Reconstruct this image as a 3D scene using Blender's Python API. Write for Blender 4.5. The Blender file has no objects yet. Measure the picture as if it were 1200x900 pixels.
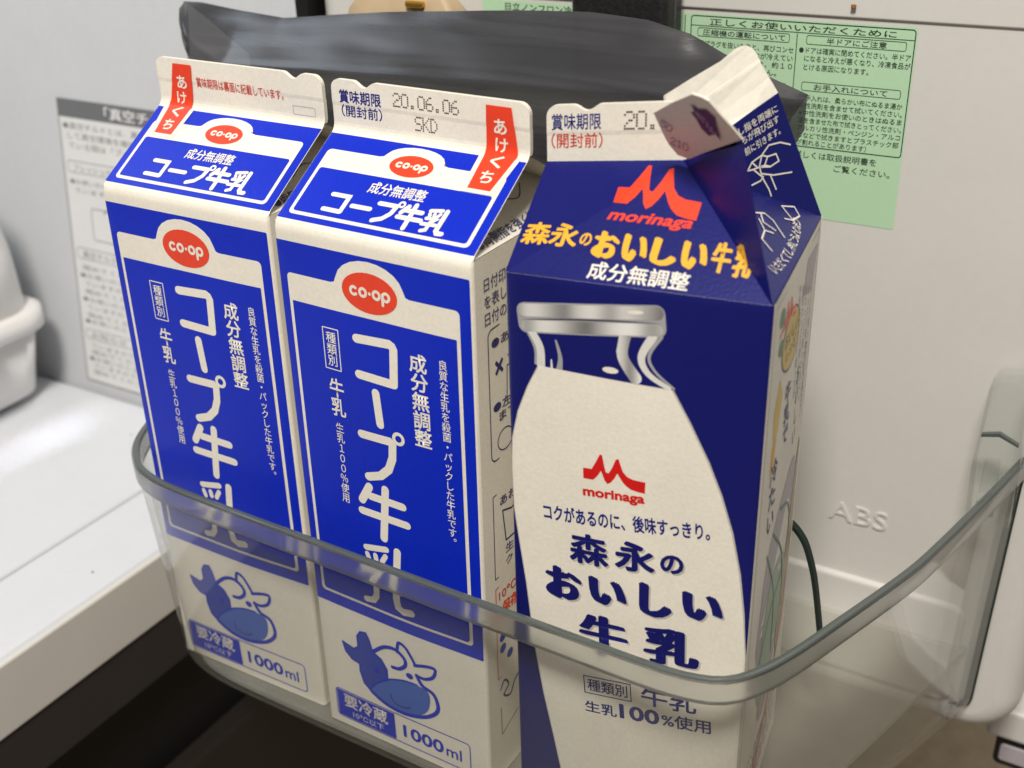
import bpy, bmesh, math, random
from mathutils import Vector, Matrix
random.seed(7)
SC = bpy.context.scene
COL = SC.collection

# ------------------------------------------------------------------ camera, light, exposure
cam = bpy.data.cameras.new('camera'); camo = bpy.data.objects.new('camera', cam); COL.objects.link(camo)
YAW, PITCH, ROLL = -0.5458, 0.4692, -0.0299
CAMP = Vector((0.2307, -0.2463, 0.3035))
def cam_axes():
    cy, sy, cp, sp = math.cos(YAW), math.sin(YAW), math.cos(PITCH), math.sin(PITCH)
    f = Vector((sy*cp, cy*cp, -sp)); r0 = Vector((cy, -sy, 0)); u0 = r0.cross(f)
    r = math.cos(ROLL)*r0 + math.sin(ROLL)*u0; u = -math.sin(ROLL)*r0 + math.cos(ROLL)*u0
    return r, u, f
_r, _u, _f = cam_axes()
camo.matrix_world = Matrix(((_r.x, _u.x, -_f.x, CAMP.x), (_r.y, _u.y, -_f.y, CAMP.y), (_r.z, _u.z, -_f.z, CAMP.z), (0, 0, 0, 1)))
cam.sensor_width = 36; cam.lens = 1368.67/1200*36; cam.clip_start = 0.01; cam.clip_end = 50
cam.dof.use_dof = True; cam.dof.focus_distance = 0.36; cam.dof.aperture_fstop = 13
SC.camera = camo
SC.view_settings.view_transform = 'Standard'; SC.view_settings.look = 'None'
SC.view_settings.exposure = 0; SC.view_settings.gamma = 1
SC.cycles.use_denoising = True; SC.cycles.transparent_max_bounces = 24; SC.cycles.max_bounces = 12

world = bpy.data.worlds.new('World'); SC.world = world; world.use_nodes = True
bg = world.node_tree.nodes['Background']; bg.inputs[0].default_value = (1.0, 0.96, 0.90, 1); bg.inputs[1].default_value = 0.24
def area(name, loc, target, size, power, color, shape='RECTANGLE', size_y=None):
    l = bpy.data.lights.new(name, 'AREA'); l.energy = power; l.color = color; l.shape = shape; l.size = size
    if size_y: l.size_y = size_y
    o = bpy.data.objects.new(name, l); COL.objects.link(o); o.location = loc
    o.rotation_euler = (Vector(target)-Vector(loc)).to_track_quat('-Z', 'Y').to_euler()
    return o
area('kitchen_ceiling_lamp', (0.35, -0.75, 1.45), (0.05, 0.05, 0.1), 0.32, 29.0, (1.0, 0.94, 0.85), size_y=0.32)
area('refrigerator_lamp', (-0.46, -0.05, 0.60), (-0.26, 0.06, 0.0), 0.22, 0.55, (0.76, 0.88, 1.0), size_y=0.16)

strip = area('added_streak_light', (-0.272, 0.085, 0.55), (-0.272, 0.0851, 0.0), 0.085, 0.0035, (0.86, 0.93, 1.0), size_y=0.010)  # added narrow light, only there to throw the bright streak on the floor
strip.rotation_euler = (0, 0, math.radians(84)); strip.data.spread = math.radians(5)
# ------------------------------------------------------------------ materials
MATS = {}
def mat(name, col, rough=0.45, spec=0.3, bump=0.0, bscale=900, var=0.03, metal=0.0, coat=0.0):
    if name in MATS: return MATS[name]
    m = bpy.data.materials.new(name); m.use_nodes = True; nt = m.node_tree; b = nt.nodes['Principled BSDF']
    b.inputs['Roughness'].default_value = rough; b.inputs['Metallic'].default_value = metal
    b.inputs['Specular IOR Level'].default_value = spec
    b.inputs['Coat Weight'].default_value = coat; b.inputs['Coat Roughness'].default_value = 0.15
    tc = nt.nodes.new('ShaderNodeTexCoord')
    n = nt.nodes.new('ShaderNodeTexNoise'); n.inputs['Scale'].default_value = bscale; n.inputs['Detail'].default_value = 4
    nt.links.new(tc.outputs['Object'], n.inputs['Vector'])
    n2 = nt.nodes.new('ShaderNodeTexNoise'); n2.inputs['Scale'].default_value = 35; n2.inputs['Detail'].default_value = 5
    nt.links.new(tc.outputs['Object'], n2.inputs['Vector'])
    add = nt.nodes.new('ShaderNodeMath'); add.operation = 'ADD'; nt.links.new(n.outputs[0], add.inputs[0]); nt.links.new(n2.outputs[0], add.inputs[1])
    mr = nt.nodes.new('ShaderNodeMapRange'); mr.inputs[1].default_value = 0.6; mr.inputs[2].default_value = 1.4
    mr.inputs[3].default_value = 1-var*1.6; mr.inputs[4].default_value = 1+var*1.6
    nt.links.new(add.outputs[0], mr.inputs[0])
    mx = nt.nodes.new('ShaderNodeVectorMath'); mx.operation = 'SCALE'; mx.inputs[0].default_value = col[:3]
    nt.links.new(mr.outputs[0], mx.inputs['Scale']); nt.links.new(mx.outputs[0], b.inputs['Base Color'])
    if bump:
        bp = nt.nodes.new('ShaderNodeBump'); bp.inputs['Strength'].default_value = bump; bp.inputs['Distance'].default_value = 0.0004
        nt.links.new(add.outputs[0], bp.inputs['Height']); nt.links.new(bp.outputs[0], b.inputs['Normal'])
    MATS[name] = m; return m
def pm(name, col, **k):           # print on coated paperboard
    k.setdefault('rough', 0.38); k.setdefault('bump', 0.14); k.setdefault('var', 0.05)
    return mat(name, col, **k)
PAPER = pm('milk_paperboard', (0.83, 0.79, 0.695))
BLUE = pm('print_royal_blue', (0.003, 0.022, 0.52), spec=0.2)
NAVYINK = pm('print_dark_blue_ink', (0.010, 0.016, 0.20))
MIDBLUE = pm('print_cow_blue', (0.014, 0.045, 0.40))
LITBLUE = pm('print_muzzle_blue', (0.055, 0.13, 0.52))
RED = pm('print_vermilion', (0.80, 0.055, 0.018))
CRIM = pm('print_crimson', (0.66, 0.012, 0.012))
REDTXT = pm('print_red_ink', (0.62, 0.06, 0.04))
NAVY = pm('print_navy', (0.0065, 0.009, 0.135), rough=0.30, spec=0.3)
GOLD = pm('print_gold', (0.80, 0.42, 0.03))
GREYINK = pm('print_grey_ink', (0.045, 0.042, 0.045))
PURPLE = pm('print_purple', (0.07, 0.04, 0.16))
BLACKINK = pm('print_black', (0.015, 0.015, 0.018))
LINEINK = pm('print_line_navy', (0.03, 0.035, 0.16))
SILV = pm('print_silver_mid', (0.36, 0.36, 0.38)); SILVL = pm('print_silver_light', (0.72, 0.71, 0.68)); SILVD = pm('print_silver_dark', (0.06, 0.06, 0.09))
YELLOW = pm('print_yellow', (0.72, 0.52, 0.12)); LEAF = pm('print_leaf_green', (0.10, 0.24, 0.12)); BROWN = pm('print_tan', (0.50, 0.36, 0.20))
PINK = pm('print_pink', (0.72, 0.20, 0.24)); LILAC = pm('print_lilac', (0.46, 0.42, 0.46)); PALEGREEN = pm('print_pale_green', (0.36, 0.48, 0.36))
SHADOWGREY = pm('print_soft_grey', (0.52, 0.49, 0.45))

def metal_ramp(name, stops, x0=.0033, x1=.0437):
    m = pm(name, (.5, .5, .5)); nt = m.node_tree; b = nt.nodes['Principled BSDF']; tc = nt.nodes.new('ShaderNodeTexCoord'); sx = nt.nodes.new('ShaderNodeSeparateXYZ')
    mr = nt.nodes.new('ShaderNodeMapRange'); mr.inputs[1].default_value = x0; mr.inputs[2].default_value = x1; cr = nt.nodes.new('ShaderNodeValToRGB'); cr.color_ramp.interpolation = 'B_SPLINE'
    e = cr.color_ramp.elements
    while len(e) < len(stops): e.new(0.5)
    for k, (p, v) in zip(e, stops): k.position = p; k.color = (v, v*.99, v*.97, 1)
    nt.links.new(tc.outputs['Object'], sx.inputs[0]); nt.links.new(sx.outputs[0], mr.inputs[0]); nt.links.new(mr.outputs[0], cr.inputs[0]); nt.links.new(cr.outputs[0], b.inputs['Base Color'])
    return m
def glass_mat(name, tint, haze, hazecol, rough=0.03, refl=1.0, refr=0.0, rr=0.2):
    m = bpy.data.materials.new(name); m.use_nodes = True; nt = m.node_tree; nt.nodes.clear()
    out = nt.nodes.new('ShaderNodeOutputMaterial'); tr = nt.nodes.new('ShaderNodeBsdfTransparent'); tr.inputs[0].default_value = (*tint, 1)
    base = tr.outputs[0]
    if refr:
        g = nt.nodes.new('ShaderNodeBsdfRefraction'); g.inputs['Color'].default_value = (*tint, 1); g.inputs['Roughness'].default_value = rr; g.inputs['IOR'].default_value = 1.3
        mr = nt.nodes.new('ShaderNodeMixShader'); mr.inputs[0].default_value = refr
        nt.links.new(base, mr.inputs[1]); nt.links.new(g.outputs[0], mr.inputs[2]); base = mr.outputs[0]
    df = nt.nodes.new('ShaderNodeBsdfDiffuse'); df.inputs[0].default_value = (*hazecol, 1)
    tc = nt.nodes.new('ShaderNodeTexCoord'); nz = nt.nodes.new('ShaderNodeTexNoise'); nz.inputs['Scale'].default_value = 22; nz.inputs['Detail'].default_value = 6
    nt.links.new(tc.outputs['Object'], nz.inputs['Vector'])
    mp = nt.nodes.new('ShaderNodeMapRange'); mp.inputs[1].default_value = 0.35; mp.inputs[2].default_value = 0.7
    mp.inputs[3].default_value = haze*0.75; mp.inputs[4].default_value = haze*1.35; nt.links.new(nz.outputs[0], mp.inputs[0])
    lw = nt.nodes.new('ShaderNodeLayerWeight'); lw.inputs[0].default_value = 0.5      # longer path through the plastic at a slant
    pw = nt.nodes.new('ShaderNodeMath'); pw.operation = 'POWER'; pw.inputs[1].default_value = 2.0; nt.links.new(lw.outputs['Facing'], pw.inputs[0])
    ma = nt.nodes.new('ShaderNodeMath'); ma.operation = 'MULTIPLY_ADD'; ma.inputs[1].default_value = 5.0; ma.inputs[2].default_value = 0.25; nt.links.new(pw.outputs[0], ma.inputs[0])
    mm = nt.nodes.new('ShaderNodeMath'); mm.operation = 'MULTIPLY'; mm.use_clamp = True; nt.links.new(ma.outputs[0], mm.inputs[0]); nt.links.new(mp.outputs[0], mm.inputs[1])
    m1 = nt.nodes.new('ShaderNodeMixShader'); nt.links.new(mm.outputs[0], m1.inputs[0])
    nt.links.new(base, m1.inputs[1]); nt.links.new(df.outputs[0], m1.inputs[2])
    gl = nt.nodes.new('ShaderNodeBsdfGlossy'); gl.inputs['Roughness'].default_value = rough
    fr = nt.nodes.new('ShaderNodeLayerWeight'); fr.inputs[0].default_value = 0.5
    fp_ = nt.nodes.new('ShaderNodeMath'); fp_.operation = 'POWER'; fp_.inputs[1].default_value = 4.5; nt.links.new(fr.outputs['Facing'], fp_.inputs[0])
    fm = nt.nodes.new('ShaderNodeMath'); fm.operation = 'MULTIPLY_ADD'; fm.inputs[1].default_value = 0.75*refl; fm.inputs[2].default_value = 0.035*refl; nt.links.new(fp_.outputs[0], fm.inputs[0])
    m2 = nt.nodes.new('ShaderNodeMixShader'); nt.links.new(fm.outputs[0], m2.inputs[0]); nt.links.new(m1.outputs[0], m2.inputs[1]); nt.links.new(gl.outputs[0], m2.inputs[2])
    nt.links.new(m2.outputs[0], out.inputs[0]); MATS[name] = m; return m
ACRYL = glass_mat('clear_acrylic', (0.988, 0.990, 0.986), 0.030, (0.66, 0.665, 0.60))
RAILM = glass_mat('acrylic_rail', (0.84, 0.85, 0.84), 0.11, (0.55, 0.555, 0.54), rough=0.05, refr=0.9, rr=0.28)
FLOORM = glass_mat('acrylic_floor', (0.93, 0.935, 0.92), 0.24, (0.66, 0.66, 0.60), rough=0.12)
SHEETM = glass_mat('divider_clear', (0.985, 0.988, 0.982), 0.006, (0.6, 0.62, 0.58))
EDGEM = mat('acrylic_dark_edge', (0.016, 0.026, 0.023), rough=0.5, spec=0.2)
RIMTOP = mat('acrylic_green_edge', (0.085, 0.10, 0.096), rough=0.09, spec=0.7)

# ------------------------------------------------------------------ object helpers
def new_obj(name, me, parent=None):
    o = bpy.data.objects.new(name, me); COL.objects.link(o)
    if parent: o.parent = parent
    return o
def tag(o, label, cat, group=None):
    o['label'] = label; o['category'] = cat
    if group: o['group'] = group
    return o
def struct(o): o['kind'] = 'structure'; return o
def empty(name, loc=(0, 0, 0), rot=(0, 0, 0)):
    o = bpy.data.objects.new(name, None); COL.objects.link(o); o.location = loc; o.rotation_euler = rot; o.empty_display_size = 0.02
    return o
def bm_obj(name, bm, m, parent=None, smooth=False, scale=1.0):
    if scale != 1.0:
        for v in bm.verts: v.co *= scale
    me = bpy.data.meshes.new(name); bm.to_mesh(me); bm.free()
    me.materials.append(m)
    if smooth:
        for p in me.polygons: p.use_smooth = True
    return new_obj(name, me, parent)
def pydata(name, vs, fs, m, parent=None, smooth=False, recalc=True):
    bm = bmesh.new(); V = [bm.verts.new(v) for v in vs]
    for f in fs:
        try: bm.faces.new([V[i] for i in f])
        except ValueError: pass
    if recalc: bmesh.ops.recalc_face_normals(bm, faces=bm.faces)
    return bm_obj(name, bm, m, parent, smooth)
def box(name, x0, x1, y0, y1, z0, z1, m, parent=None, bev=0.0, seg=3):
    bm = bmesh.new(); bmesh.ops.create_cube(bm, size=1)
    for v in bm.verts: v.co = Vector((x0+(v.co.x+.5)*(x1-x0), y0+(v.co.y+.5)*(y1-y0), z0+(v.co.z+.5)*(z1-z0)))
    if bev: bmesh.ops.bevel(bm, geom=bm.edges[:], offset=bev, segments=seg, affect='EDGES', profile=0.5)
    return bm_obj(name, bm, m, parent, smooth=False)

# ------------------------------------------------------------------ flat print: 2D shapes and lettering in millimetres
_fc = bpy.data.curves.new('lettering', 'FONT'); _fo = bpy.data.objects.new('lettering', _fc); COL.objects.link(_fo)
_tcache = {}
def glyphs(s, bold=0.0):
    k = (s, round(bold, 4))
    if k not in _tcache:
        _fc.body = s; _fc.offset = bold; _fc.resolution_u = 3
        dg = bpy.context.evaluated_depsgraph_get(); dg.update()
        me = bpy.data.meshes.new_from_object(_fo.evaluated_get(dg))
        _tcache[k] = ([(v.co.x, v.co.y) for v in me.vertices], [tuple(p.vertices) for p in me.polygons]); bpy.data.meshes.remove(me)
    return _tcache[k]
_g0 = glyphs
def glyphs(s, bold=0.0):
    V, F = _g0(s, 0.0)
    if not isinstance(bold, tuple) and bold <= 0: return [(x, y, 0.0) for x, y in V], F
    if isinstance(bold, tuple):
        b, ang = bold; a = math.radians(ang); L = []
        for k in range(7):
            q = (k-3)/3*b; r_ = b*.22*(1 if k % 2 else -1); L.append(([(x+q*math.cos(a)-r_*math.sin(a), y+q*math.sin(a)+r_*math.cos(a), k/6) for x, y in V], F))
        return merge(L)
    n = 8 if bold > .025 else 4
    L = [([(x, y, 0.0) for x, y in V], F)]
    for k in range(n):
        a = 2*math.pi*(k+.5)/n; L.append(([(x+bold*math.cos(a), y+bold*math.sin(a), (k+1)/n) for x, y in V], F))
    return merge(L)
def merge(lst):
    V, F = [], []
    for v, f in lst:
        n = len(V); V += v; F += [tuple(i+n for i in q) for q in f]
    return V, F
def xf(sh, fn): return [tuple(fn(p[0], p[1]))+tuple(p[2:]) for p in sh[0]], sh[1]
def rotate(sh, deg, c=None):
    a = math.radians(deg); ca, sa = math.cos(a), math.sin(a)
    if c is None:
        xs = [p[0] for p in sh[0]]; ys = [p[1] for p in sh[0]]; c = ((min(xs)+max(xs))/2, (min(ys)+max(ys))/2)
    return xf(sh, lambda x, y: (c[0]+ca*(x-c[0])-sa*(y-c[1]), c[1]+sa*(x-c[0])+ca*(y-c[1])))
def text(s, u0, v0, u1, v1, bold=0.0, rot=0, shear=0):
    V, F = glyphs(s, bold)
    if not V: return [], []
    if shear: V = [(x+shear*y, y, d) for x, y, d in V]
    xs = [p[0] for p in V]; ys = [p[1] for p in V]
    x0, x1, y0, y1 = min(xs), max(xs), min(ys), max(ys)
    sh = ([(u0+(x-x0)/(x1-x0)*(u1-u0), v0+(y-y0)/(max(y1-y0, 1e-6))*(v1-v0), d) for x, y, d in V], F)
    return rotate(sh, rot, ((u0+u1)/2, (v0+v1)/2)) if rot else sh
def textb(s, u0, vb, u1, em, bold=0.0):      # baseline vb, em height, squeezed to width
    V, F = glyphs(s, bold); xs = [p[0] for p in V]; x0, x1 = min(xs), max(xs)
    return [(u0+(x-x0)/(x1-x0)*(u1-u0), vb+y*em, d) for x, y, d in V], F
def vtext(s, uc, vtop, vbot, em, bold=0.0, slant=0.0):
    n = len(s); ch = (vtop-vbot)/n; L = []
    for i, c in enumerate(s):
        V, F = glyphs(c, bold)
        if not V: continue
        cy = vtop-(i+.5)*ch; cx = uc+slant*(i+.5)*ch
        if c in '、。': dx, dy = 0.55, 0.55
        else: dx, dy = 0, 0
        L.append(([(cx+(x-.5+dx)*em, cy+(y-.38+dy)*ch*1.02, d) for x, y, d in V], F))
    return merge(L)
def poly(pts): return list(pts), [tuple(range(len(pts)))]
def ell(cx, cy, rx, ry, n=32, rot=0):
    a = math.radians(rot)
    P = []
    for i in range(n):
        t = 2*math.pi*i/n; x, y = rx*math.cos(t), ry*math.sin(t)
        P.append((cx+x*math.cos(a)-y*math.sin(a), cy+x*math.sin(a)+y*math.cos(a)))
    return poly(P)
def ring(cx, cy, rx, ry, w, n=28, a0=0, a1=360):
    V, F = [], []; full = abs(a1-a0) >= 360; m = n if full else n+1
    for i in range(m):
        t = math.radians(a0+(a1-a0)*i/n)
        V += [(cx+(rx+w/2)*math.cos(t), cy+(ry+w/2)*math.sin(t)), (cx+(rx-w/2)*math.cos(t), cy+(ry-w/2)*math.sin(t))]
    for i in range(n):
        j = (i+1) % m; F.append((2*i, 2*j, 2*j+1, 2*i+1))
    return V, F
def rrect_pts(x0, y0, x1, y1, r, n=5):
    P = []
    for cx, cy, a in ((x1-r, y1-r, 0), (x0+r, y1-r, 90), (x0+r, y0+r, 180), (x1-r, y0+r, 270)):
        for i in range(n+1):
            t = math.radians(a+90*i/n); P.append((cx+r*math.cos(t), cy+r*math.sin(t)))
    return P
def frame_shape(outer, inner):
    n = len(outer); return list(outer)+list(inner), [(i, (i+1) % n, n+(i+1) % n, n+i) for i in range(n)]
def rframe(x0, y0, x1, y1, r, w): return frame_shape(rrect_pts(x0, y0, x1, y1, r), rrect_pts(x0+w, y0+w, x1-w, y1-w, max(r-w, .05)))
def smooth_path(P, k=6):
    if len(P) < 3: return P
    Q = [P[0]]+list(P)+[P[-1]]; R = []
    for i in range(1, len(Q)-2):
        p0, p1, p2, p3 = Q[i-1:i+3]
        for j in range(k):
            t = j/k; R.append(tuple(.5*((2*b)+(c-a)*t+(2*a-5*b+4*c-d)*t*t+(-a+3*b-3*c+d)*t**3) for a, b, c, d in zip(p0, p1, p2, p3)))
    R.append(P[-1]); return R
def stroke(P, w, smooth=False, cap=True, w1=None):
    if smooth: P = smooth_path(P)
    w1 = w if w1 is None else w1
    n = len(P); L, R = [], []
    T = []
    for i in range(n):
        a = P[max(i-1, 0)]; b = P[min(i+1, n-1)]
        d0 = (P[i][0]-a[0], P[i][1]-a[1]); d1 = (b[0]-P[i][0], b[1]-P[i][1])
        def nrm(d):
            l = math.hypot(*d); return (d[0]/l, d[1]/l) if l > 1e-9 else None
        d0, d1 = nrm(d0), nrm(d1); d0 = d0 or d1; d1 = d1 or d0
        t = nrm((d0[0]+d1[0], d0[1]+d1[1])) or d0
        c = max(0.5, t[0]*d0[0]+t[1]*d0[1]); hw = (w+(w1-w)*i/max(1, n-1))/2/c
        L.append((P[i][0]-t[1]*hw, P[i][1]+t[0]*hw)); R.append((P[i][0]+t[1]*hw, P[i][1]-t[0]*hw)); T.append(t)
    V = L+R; F = [(i, n+i, n+i+1, i+1) for i in range(n-1)]
    if cap:
        for idx, sgn, ww in ((0, -1, w), (n-1, 1, w1)):
            t = T[idx]; c = P[idx]; base = math.atan2(t[1], t[0])+(0 if sgn > 0 else math.pi)
            ids = []
            for j in range(1, 6):
                a = base-math.pi/2+math.pi*j/6; V.append((c[0]+ww/2*math.cos(a), c[1]+ww/2*math.sin(a))); ids.append(len(V)-1)
            F.append(tuple(([n+idx] if sgn > 0 else [idx])+ids+([idx] if sgn > 0 else [n+idx])))
    return V, F

class Sheet:
    """unfolded paper (u, v in mm) -> 3D point in the carton's own space (mm)"""
    def __init__(s, fn, us=(), vs=(), lines=()): s.fn, s.us, s.vs, s.lines = fn, us, vs, lines
    def bm(s, sh, off):
        bm = bmesh.new(); V = [bm.verts.new((p[0], p[1], p[2]*.02 if len(p) > 2 else 0)) for p in sh[0]]
        for f in sh[1]:
            try: bm.faces.new([V[i] for i in f])
            except ValueError: pass
        bm.normal_update()
        bmesh.ops.triangulate(bm, faces=[f for f in bm.faces if len(f.verts) > 4], ngon_method='EAR_CLIP')
        xs = [v.co.x for v in bm.verts]; ys = [v.co.y for v in bm.verts]
        x0, x1, y0, y1 = min(xs), max(xs), min(ys), max(ys)
        def cut(co, no): bmesh.ops.bisect_plane(bm, geom=bm.verts[:]+bm.edges[:]+bm.faces[:], plane_co=co, plane_no=no, dist=1e-4)
        for u in s.us:
            if x0+.01 < u < x1-.01: cut((u, 0, 0), (1, 0, 0))
        for v in s.vs:
            if y0+.01 < v < y1-.01: cut((0, v, 0), (0, 1, 0))
        for (ax, ay), (bx, by) in s.lines: cut((ax, ay, 0), (-(by-ay), bx-ax, 0))
        for f in bm.faces:
            if f.normal.z < 0: f.normal_flip()
        for v in bm.verts: v.co = s.fn(v.co.x, v.co.y, off+v.co.z)
        return bm
    def put(s, name, sh, layer, m, parent, smooth=True, label=None):
        if not sh[0]: return None
        bm = s.bm(sh, 0.07*layer); o = bm_obj(name, bm, m, parent, smooth, 0.001)
        if label: o['label'] = label
        return o

# ------------------------------------------------------------------ the place: refrigerator interior, door, lower drawer
WHITE = mat('refrigerator_white_plastic', (0.66, 0.68, 0.72), rough=0.35, var=0.015, bump=0.02, bscale=300)
LINER = mat('refrigerator_liner', (0.56, 0.575, 0.60), rough=0.42, var=0.02, bump=0.03, bscale=300)
DOORM = mat('door_liner_plastic', (0.66, 0.645, 0.62), rough=0.4, var=0.015, bump=0.03, bscale=350)
TRIM = mat('beige_trim_plastic', (0.66, 0.64, 0.60), rough=0.45, var=0.02, bump=0.03)
GASK = mat('dark_gasket_rubber', (0.035, 0.030, 0.028), rough=0.55, var=0.06, bump=0.1)
BLACKG = mat('black_recess', (0.006, 0.006, 0.006), rough=0.5)
DRAWM = mat('drawer_front_dark_brown', (0.022, 0.018, 0.015), rough=0.3, var=0.05)
def wall_y(z): return 0.148+0.11*z
fl = box('refrigerator_floor', -0.75, -0.138, -0.5, 0.146, -0.034, 0.0, WHITE, bev=0.003); struct(fl)
struct(pydata('refrigerator_wall', [(-0.9, wall_y(-.03), -.03), (-0.1125, wall_y(-.03), -.03), (-0.1125, wall_y(.6), .6), (-0.9, wall_y(.6), .6),
       (-0.9, wall_y(-.03)+.04, -.03), (-0.1125, wall_y(-.03)+.04, -.03), (-0.1125, wall_y(.6)+.04, .6), (-0.9, wall_y(.6)+.04, .6)],
       [(0, 1, 2, 3), (4, 7, 6, 5), (0, 4, 5, 1), (1, 5, 6, 2), (2, 6, 7, 3), (3, 7, 4, 0)], LINER))
for k_, (x_, y_) in enumerate(((-.232, .118), (-.152, .020), (-.146, .055))):
    box('crumb', x_, x_+.0008+.0003*(k_ % 3), y_, y_+.0006+.0003*(k_ % 2), .0001, .0005, mat('shelf_crumb', (.32, .26, .20), rough=.8), fl, bev=.0001, seg=1)
gr = box('floor_groove', -0.1845, -0.1825, -0.5, 0.146, 0.0002, 0.0006, LINER, fl)
struct(box('front_trim', -0.150, -0.1365, -0.5, 0.20, -0.0345, -0.0016, TRIM, bev=0.0012))
struct(box('drawer_gasket', -0.150, -0.1375, -0.5, 0.24, -0.0640, -0.0350, GASK, bev=0.001))
struct(box('drawer_recess', -0.165, -0.1485, -0.5, 0.24, -0.1260, -0.0645, BLACKG))
struct(box('drawer_front', -0.165, -0.1370, -0.5, 0.30, -0.70, -0.1265, DRAWM, bev=0.003))
struct(box('dark_gap_strip', -0.1112, -0.1047, 0.149, 0.172, -0.05, 0.55, BLACKG))  # black strip standing in for the shaded gap between wall and door
FLOORWOOD = mat('kitchen_floor_brown', (0.30, 0.235, 0.155), rough=0.5, var=0.12, bump=0.05, bscale=60)
struct(pydata('kitchen_floor', [(-3, -3, -.8), (3, -3, -.8), (3, 3, -.8), (-3, 3, -.8)], [(0, 1, 2, 3)], FLOORWOOD))

DY = 0.153
def ring_plate(name, x0, x1, z0, z1, r, yf, depth, ed, m, parent=None):
    vs, fs = [], []; rows = []
    N = 9
    prof = [(0.0, depth)]+[(ed*(1-math.cos(math.radians(a))), ed*(1-math.sin(math.radians(a)))) for a in (0, 15, 30, 45, 60, 75, 90)]
    for d, dy in prof:
        P = rrect_pts(x0+d, z0+d, x1-d, z1-d, max(r-d, .0008), N); rows.append([len(vs)+i for i in range(len(P))]); vs += [(x, yf+dy, z) for x, z in P]
    n = len(rows[0])
    for a, b in zip(rows, rows[1:]): fs += [(a[i], a[(i+1) % n], b[(i+1) % n], b[i]) for i in range(n)]
    fs.append(tuple(rows[-1])); 
    return pydata(name, vs, fs, m, parent, smooth=False)
door = ring_plate('refrigerator_door', -0.1035, 0.2165, -0.044, 0.55, 0.022, DY, 0.06, 0.010, DOORM); struct(door)
for p_ in door.data.polygons: p_.use_smooth = len(p_.vertices) == 4
ring_plate('lower_step', -0.098, 0.1915, -0.030, 0.0172, 0.006, DY-.0022, 0.0022, 0.0020, DOORM, door)
ring_plate('upper_step', -0.098, 0.205, 0.2338, 0.50, 0.004, DY-.0009, 0.0009, 0.0009, DOORM, door)
flat = Sheet(lambda u, v, o: Vector((u, DY*1000-o, v)))
bm = flat.bm(text('ABS', 134.6, 41.6, 157.2, 49.6), 0)
ext = bmesh.ops.extrude_face_region(bm, geom=bm.faces[:]); bmesh.ops.translate(bm, vec=(0, -0.6, 0), verts=[e for e in ext['geom'] if isinstance(e, bmesh.types.BMVert)])
bmesh.ops.recalc_face_normals(bm, faces=bm.faces)
bm_obj('embossed_lettering', bm, DOORM, door, False, 0.001)
struct(box('door_frame_ledge', 0.204, 0.30, 0.195, 0.25, -0.0765, -0.0600, DOORM, bev=0.002))
led = ring_plate('latch_plate', 0.2085, 0.24, -0.094, -0.0775, 0.003, 0.1985, 0.003, 0.0008, BLACKINK); tag(led, 'black rounded latch plate with pale inset under the door edge', 'latch')
ring_plate('inset', 0.2108, 0.238, -0.0905, -0.0815, 0.0015, 0.1975, 0.001, 0.0004, LILAC, led)
box('crumb', 0.1235, 0.1252, 0.1505, 0.1514, 0.2372, 0.2386, mat('crumb_brown', (0.30, 0.13, 0.04), rough=.8), door, bev=0.0003)

# ---- green instruction sticker on the door
GREEN = mat('sticker_green_paper', (0.47, 0.70, 0.47), rough=0.5, var=0.02); SINK = mat('sticker_dark_green_ink', (0.03, 0.045, 0.03), rough=0.5)
st = empty('instruction_sticker', (0.03, DY, 0.164))
tag(st, 'pale green instruction sticker with boxed Japanese text on the door panel', 'sticker')
sh = Sheet(lambda u, v, o: Vector((u-30, -o-0.05, v-164)))
def stk(name, s, layer=2, m=SINK, label=None): return sh.put(name, s, layer, m, st, False, label)
stk('paper', poly(rrect_pts(-20, 163.9, 145.4, 232.2, .8)), 1, GREEN)
stk('border', rframe(66.9, 189.2, 145, 231.6, 1.2, .35))
stk('heading', text('正しくお使いいただくために', 74, 228.5, 138.8, 230.8, .01))
stk('rule', poly([(67.2, 228.0), (144.7, 228.0), (144.7, 228.25), (67.2, 228.25)]))
stk('rule', poly([(105.6, 189.5), (105.9, 189.5), (105.9, 227.8), (105.6, 227.8)]))
stk('rule', poly([(64.6, 190), (64.9, 190), (64.9, 231.4), (64.6, 231.4)]))
stk('heading_frame', rframe(109, 224.4, 142.4, 227.5, .8, .22)); stk('heading', text('半ドアにご注意', 116, 224.9, 136, 227.0, .008))
stk('heading_frame', rframe(69.6, 224.4, 103.2, 227.5, .8, .22)); stk('heading', text('圧縮機の運転について', 71.6, 224.9, 101.6, 227.0, .008))
for s_, a, b, v in (('●ドアは確実に閉めてください。半ドア', 106.8, 144.2, 221.6), ('になると冷えが悪くなり、冷凍食品が', 108.8, 144.4, 218.9), ('とける原因になります。', 108.8, 131, 216.0)): stk('text_line', textb(s_, a, v, b, 2.3, .006))
for s_, a, b, v in (('電源プラグを抜いたあと、再びコンセ', 68, 104.8, 221.2), ('と、庫内が冷えてい', 84, 104.8, 218.4), ('とき、約１０', 90, 104.8, 215.7), ('ません。', 90, 99.4, 213.0)): stk('text_line', textb(s_, a, v, b, 2.3, .006))
stk('heading_frame', rframe(69.6, 207.6, 103.2, 210.7, .8, .22))
stk('heading_frame', rframe(108.6, 208.8, 142.4, 211.9, .8, .22)); stk('heading', text('お手入れについて', 113, 209.3, 138, 211.4, .008))
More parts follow.
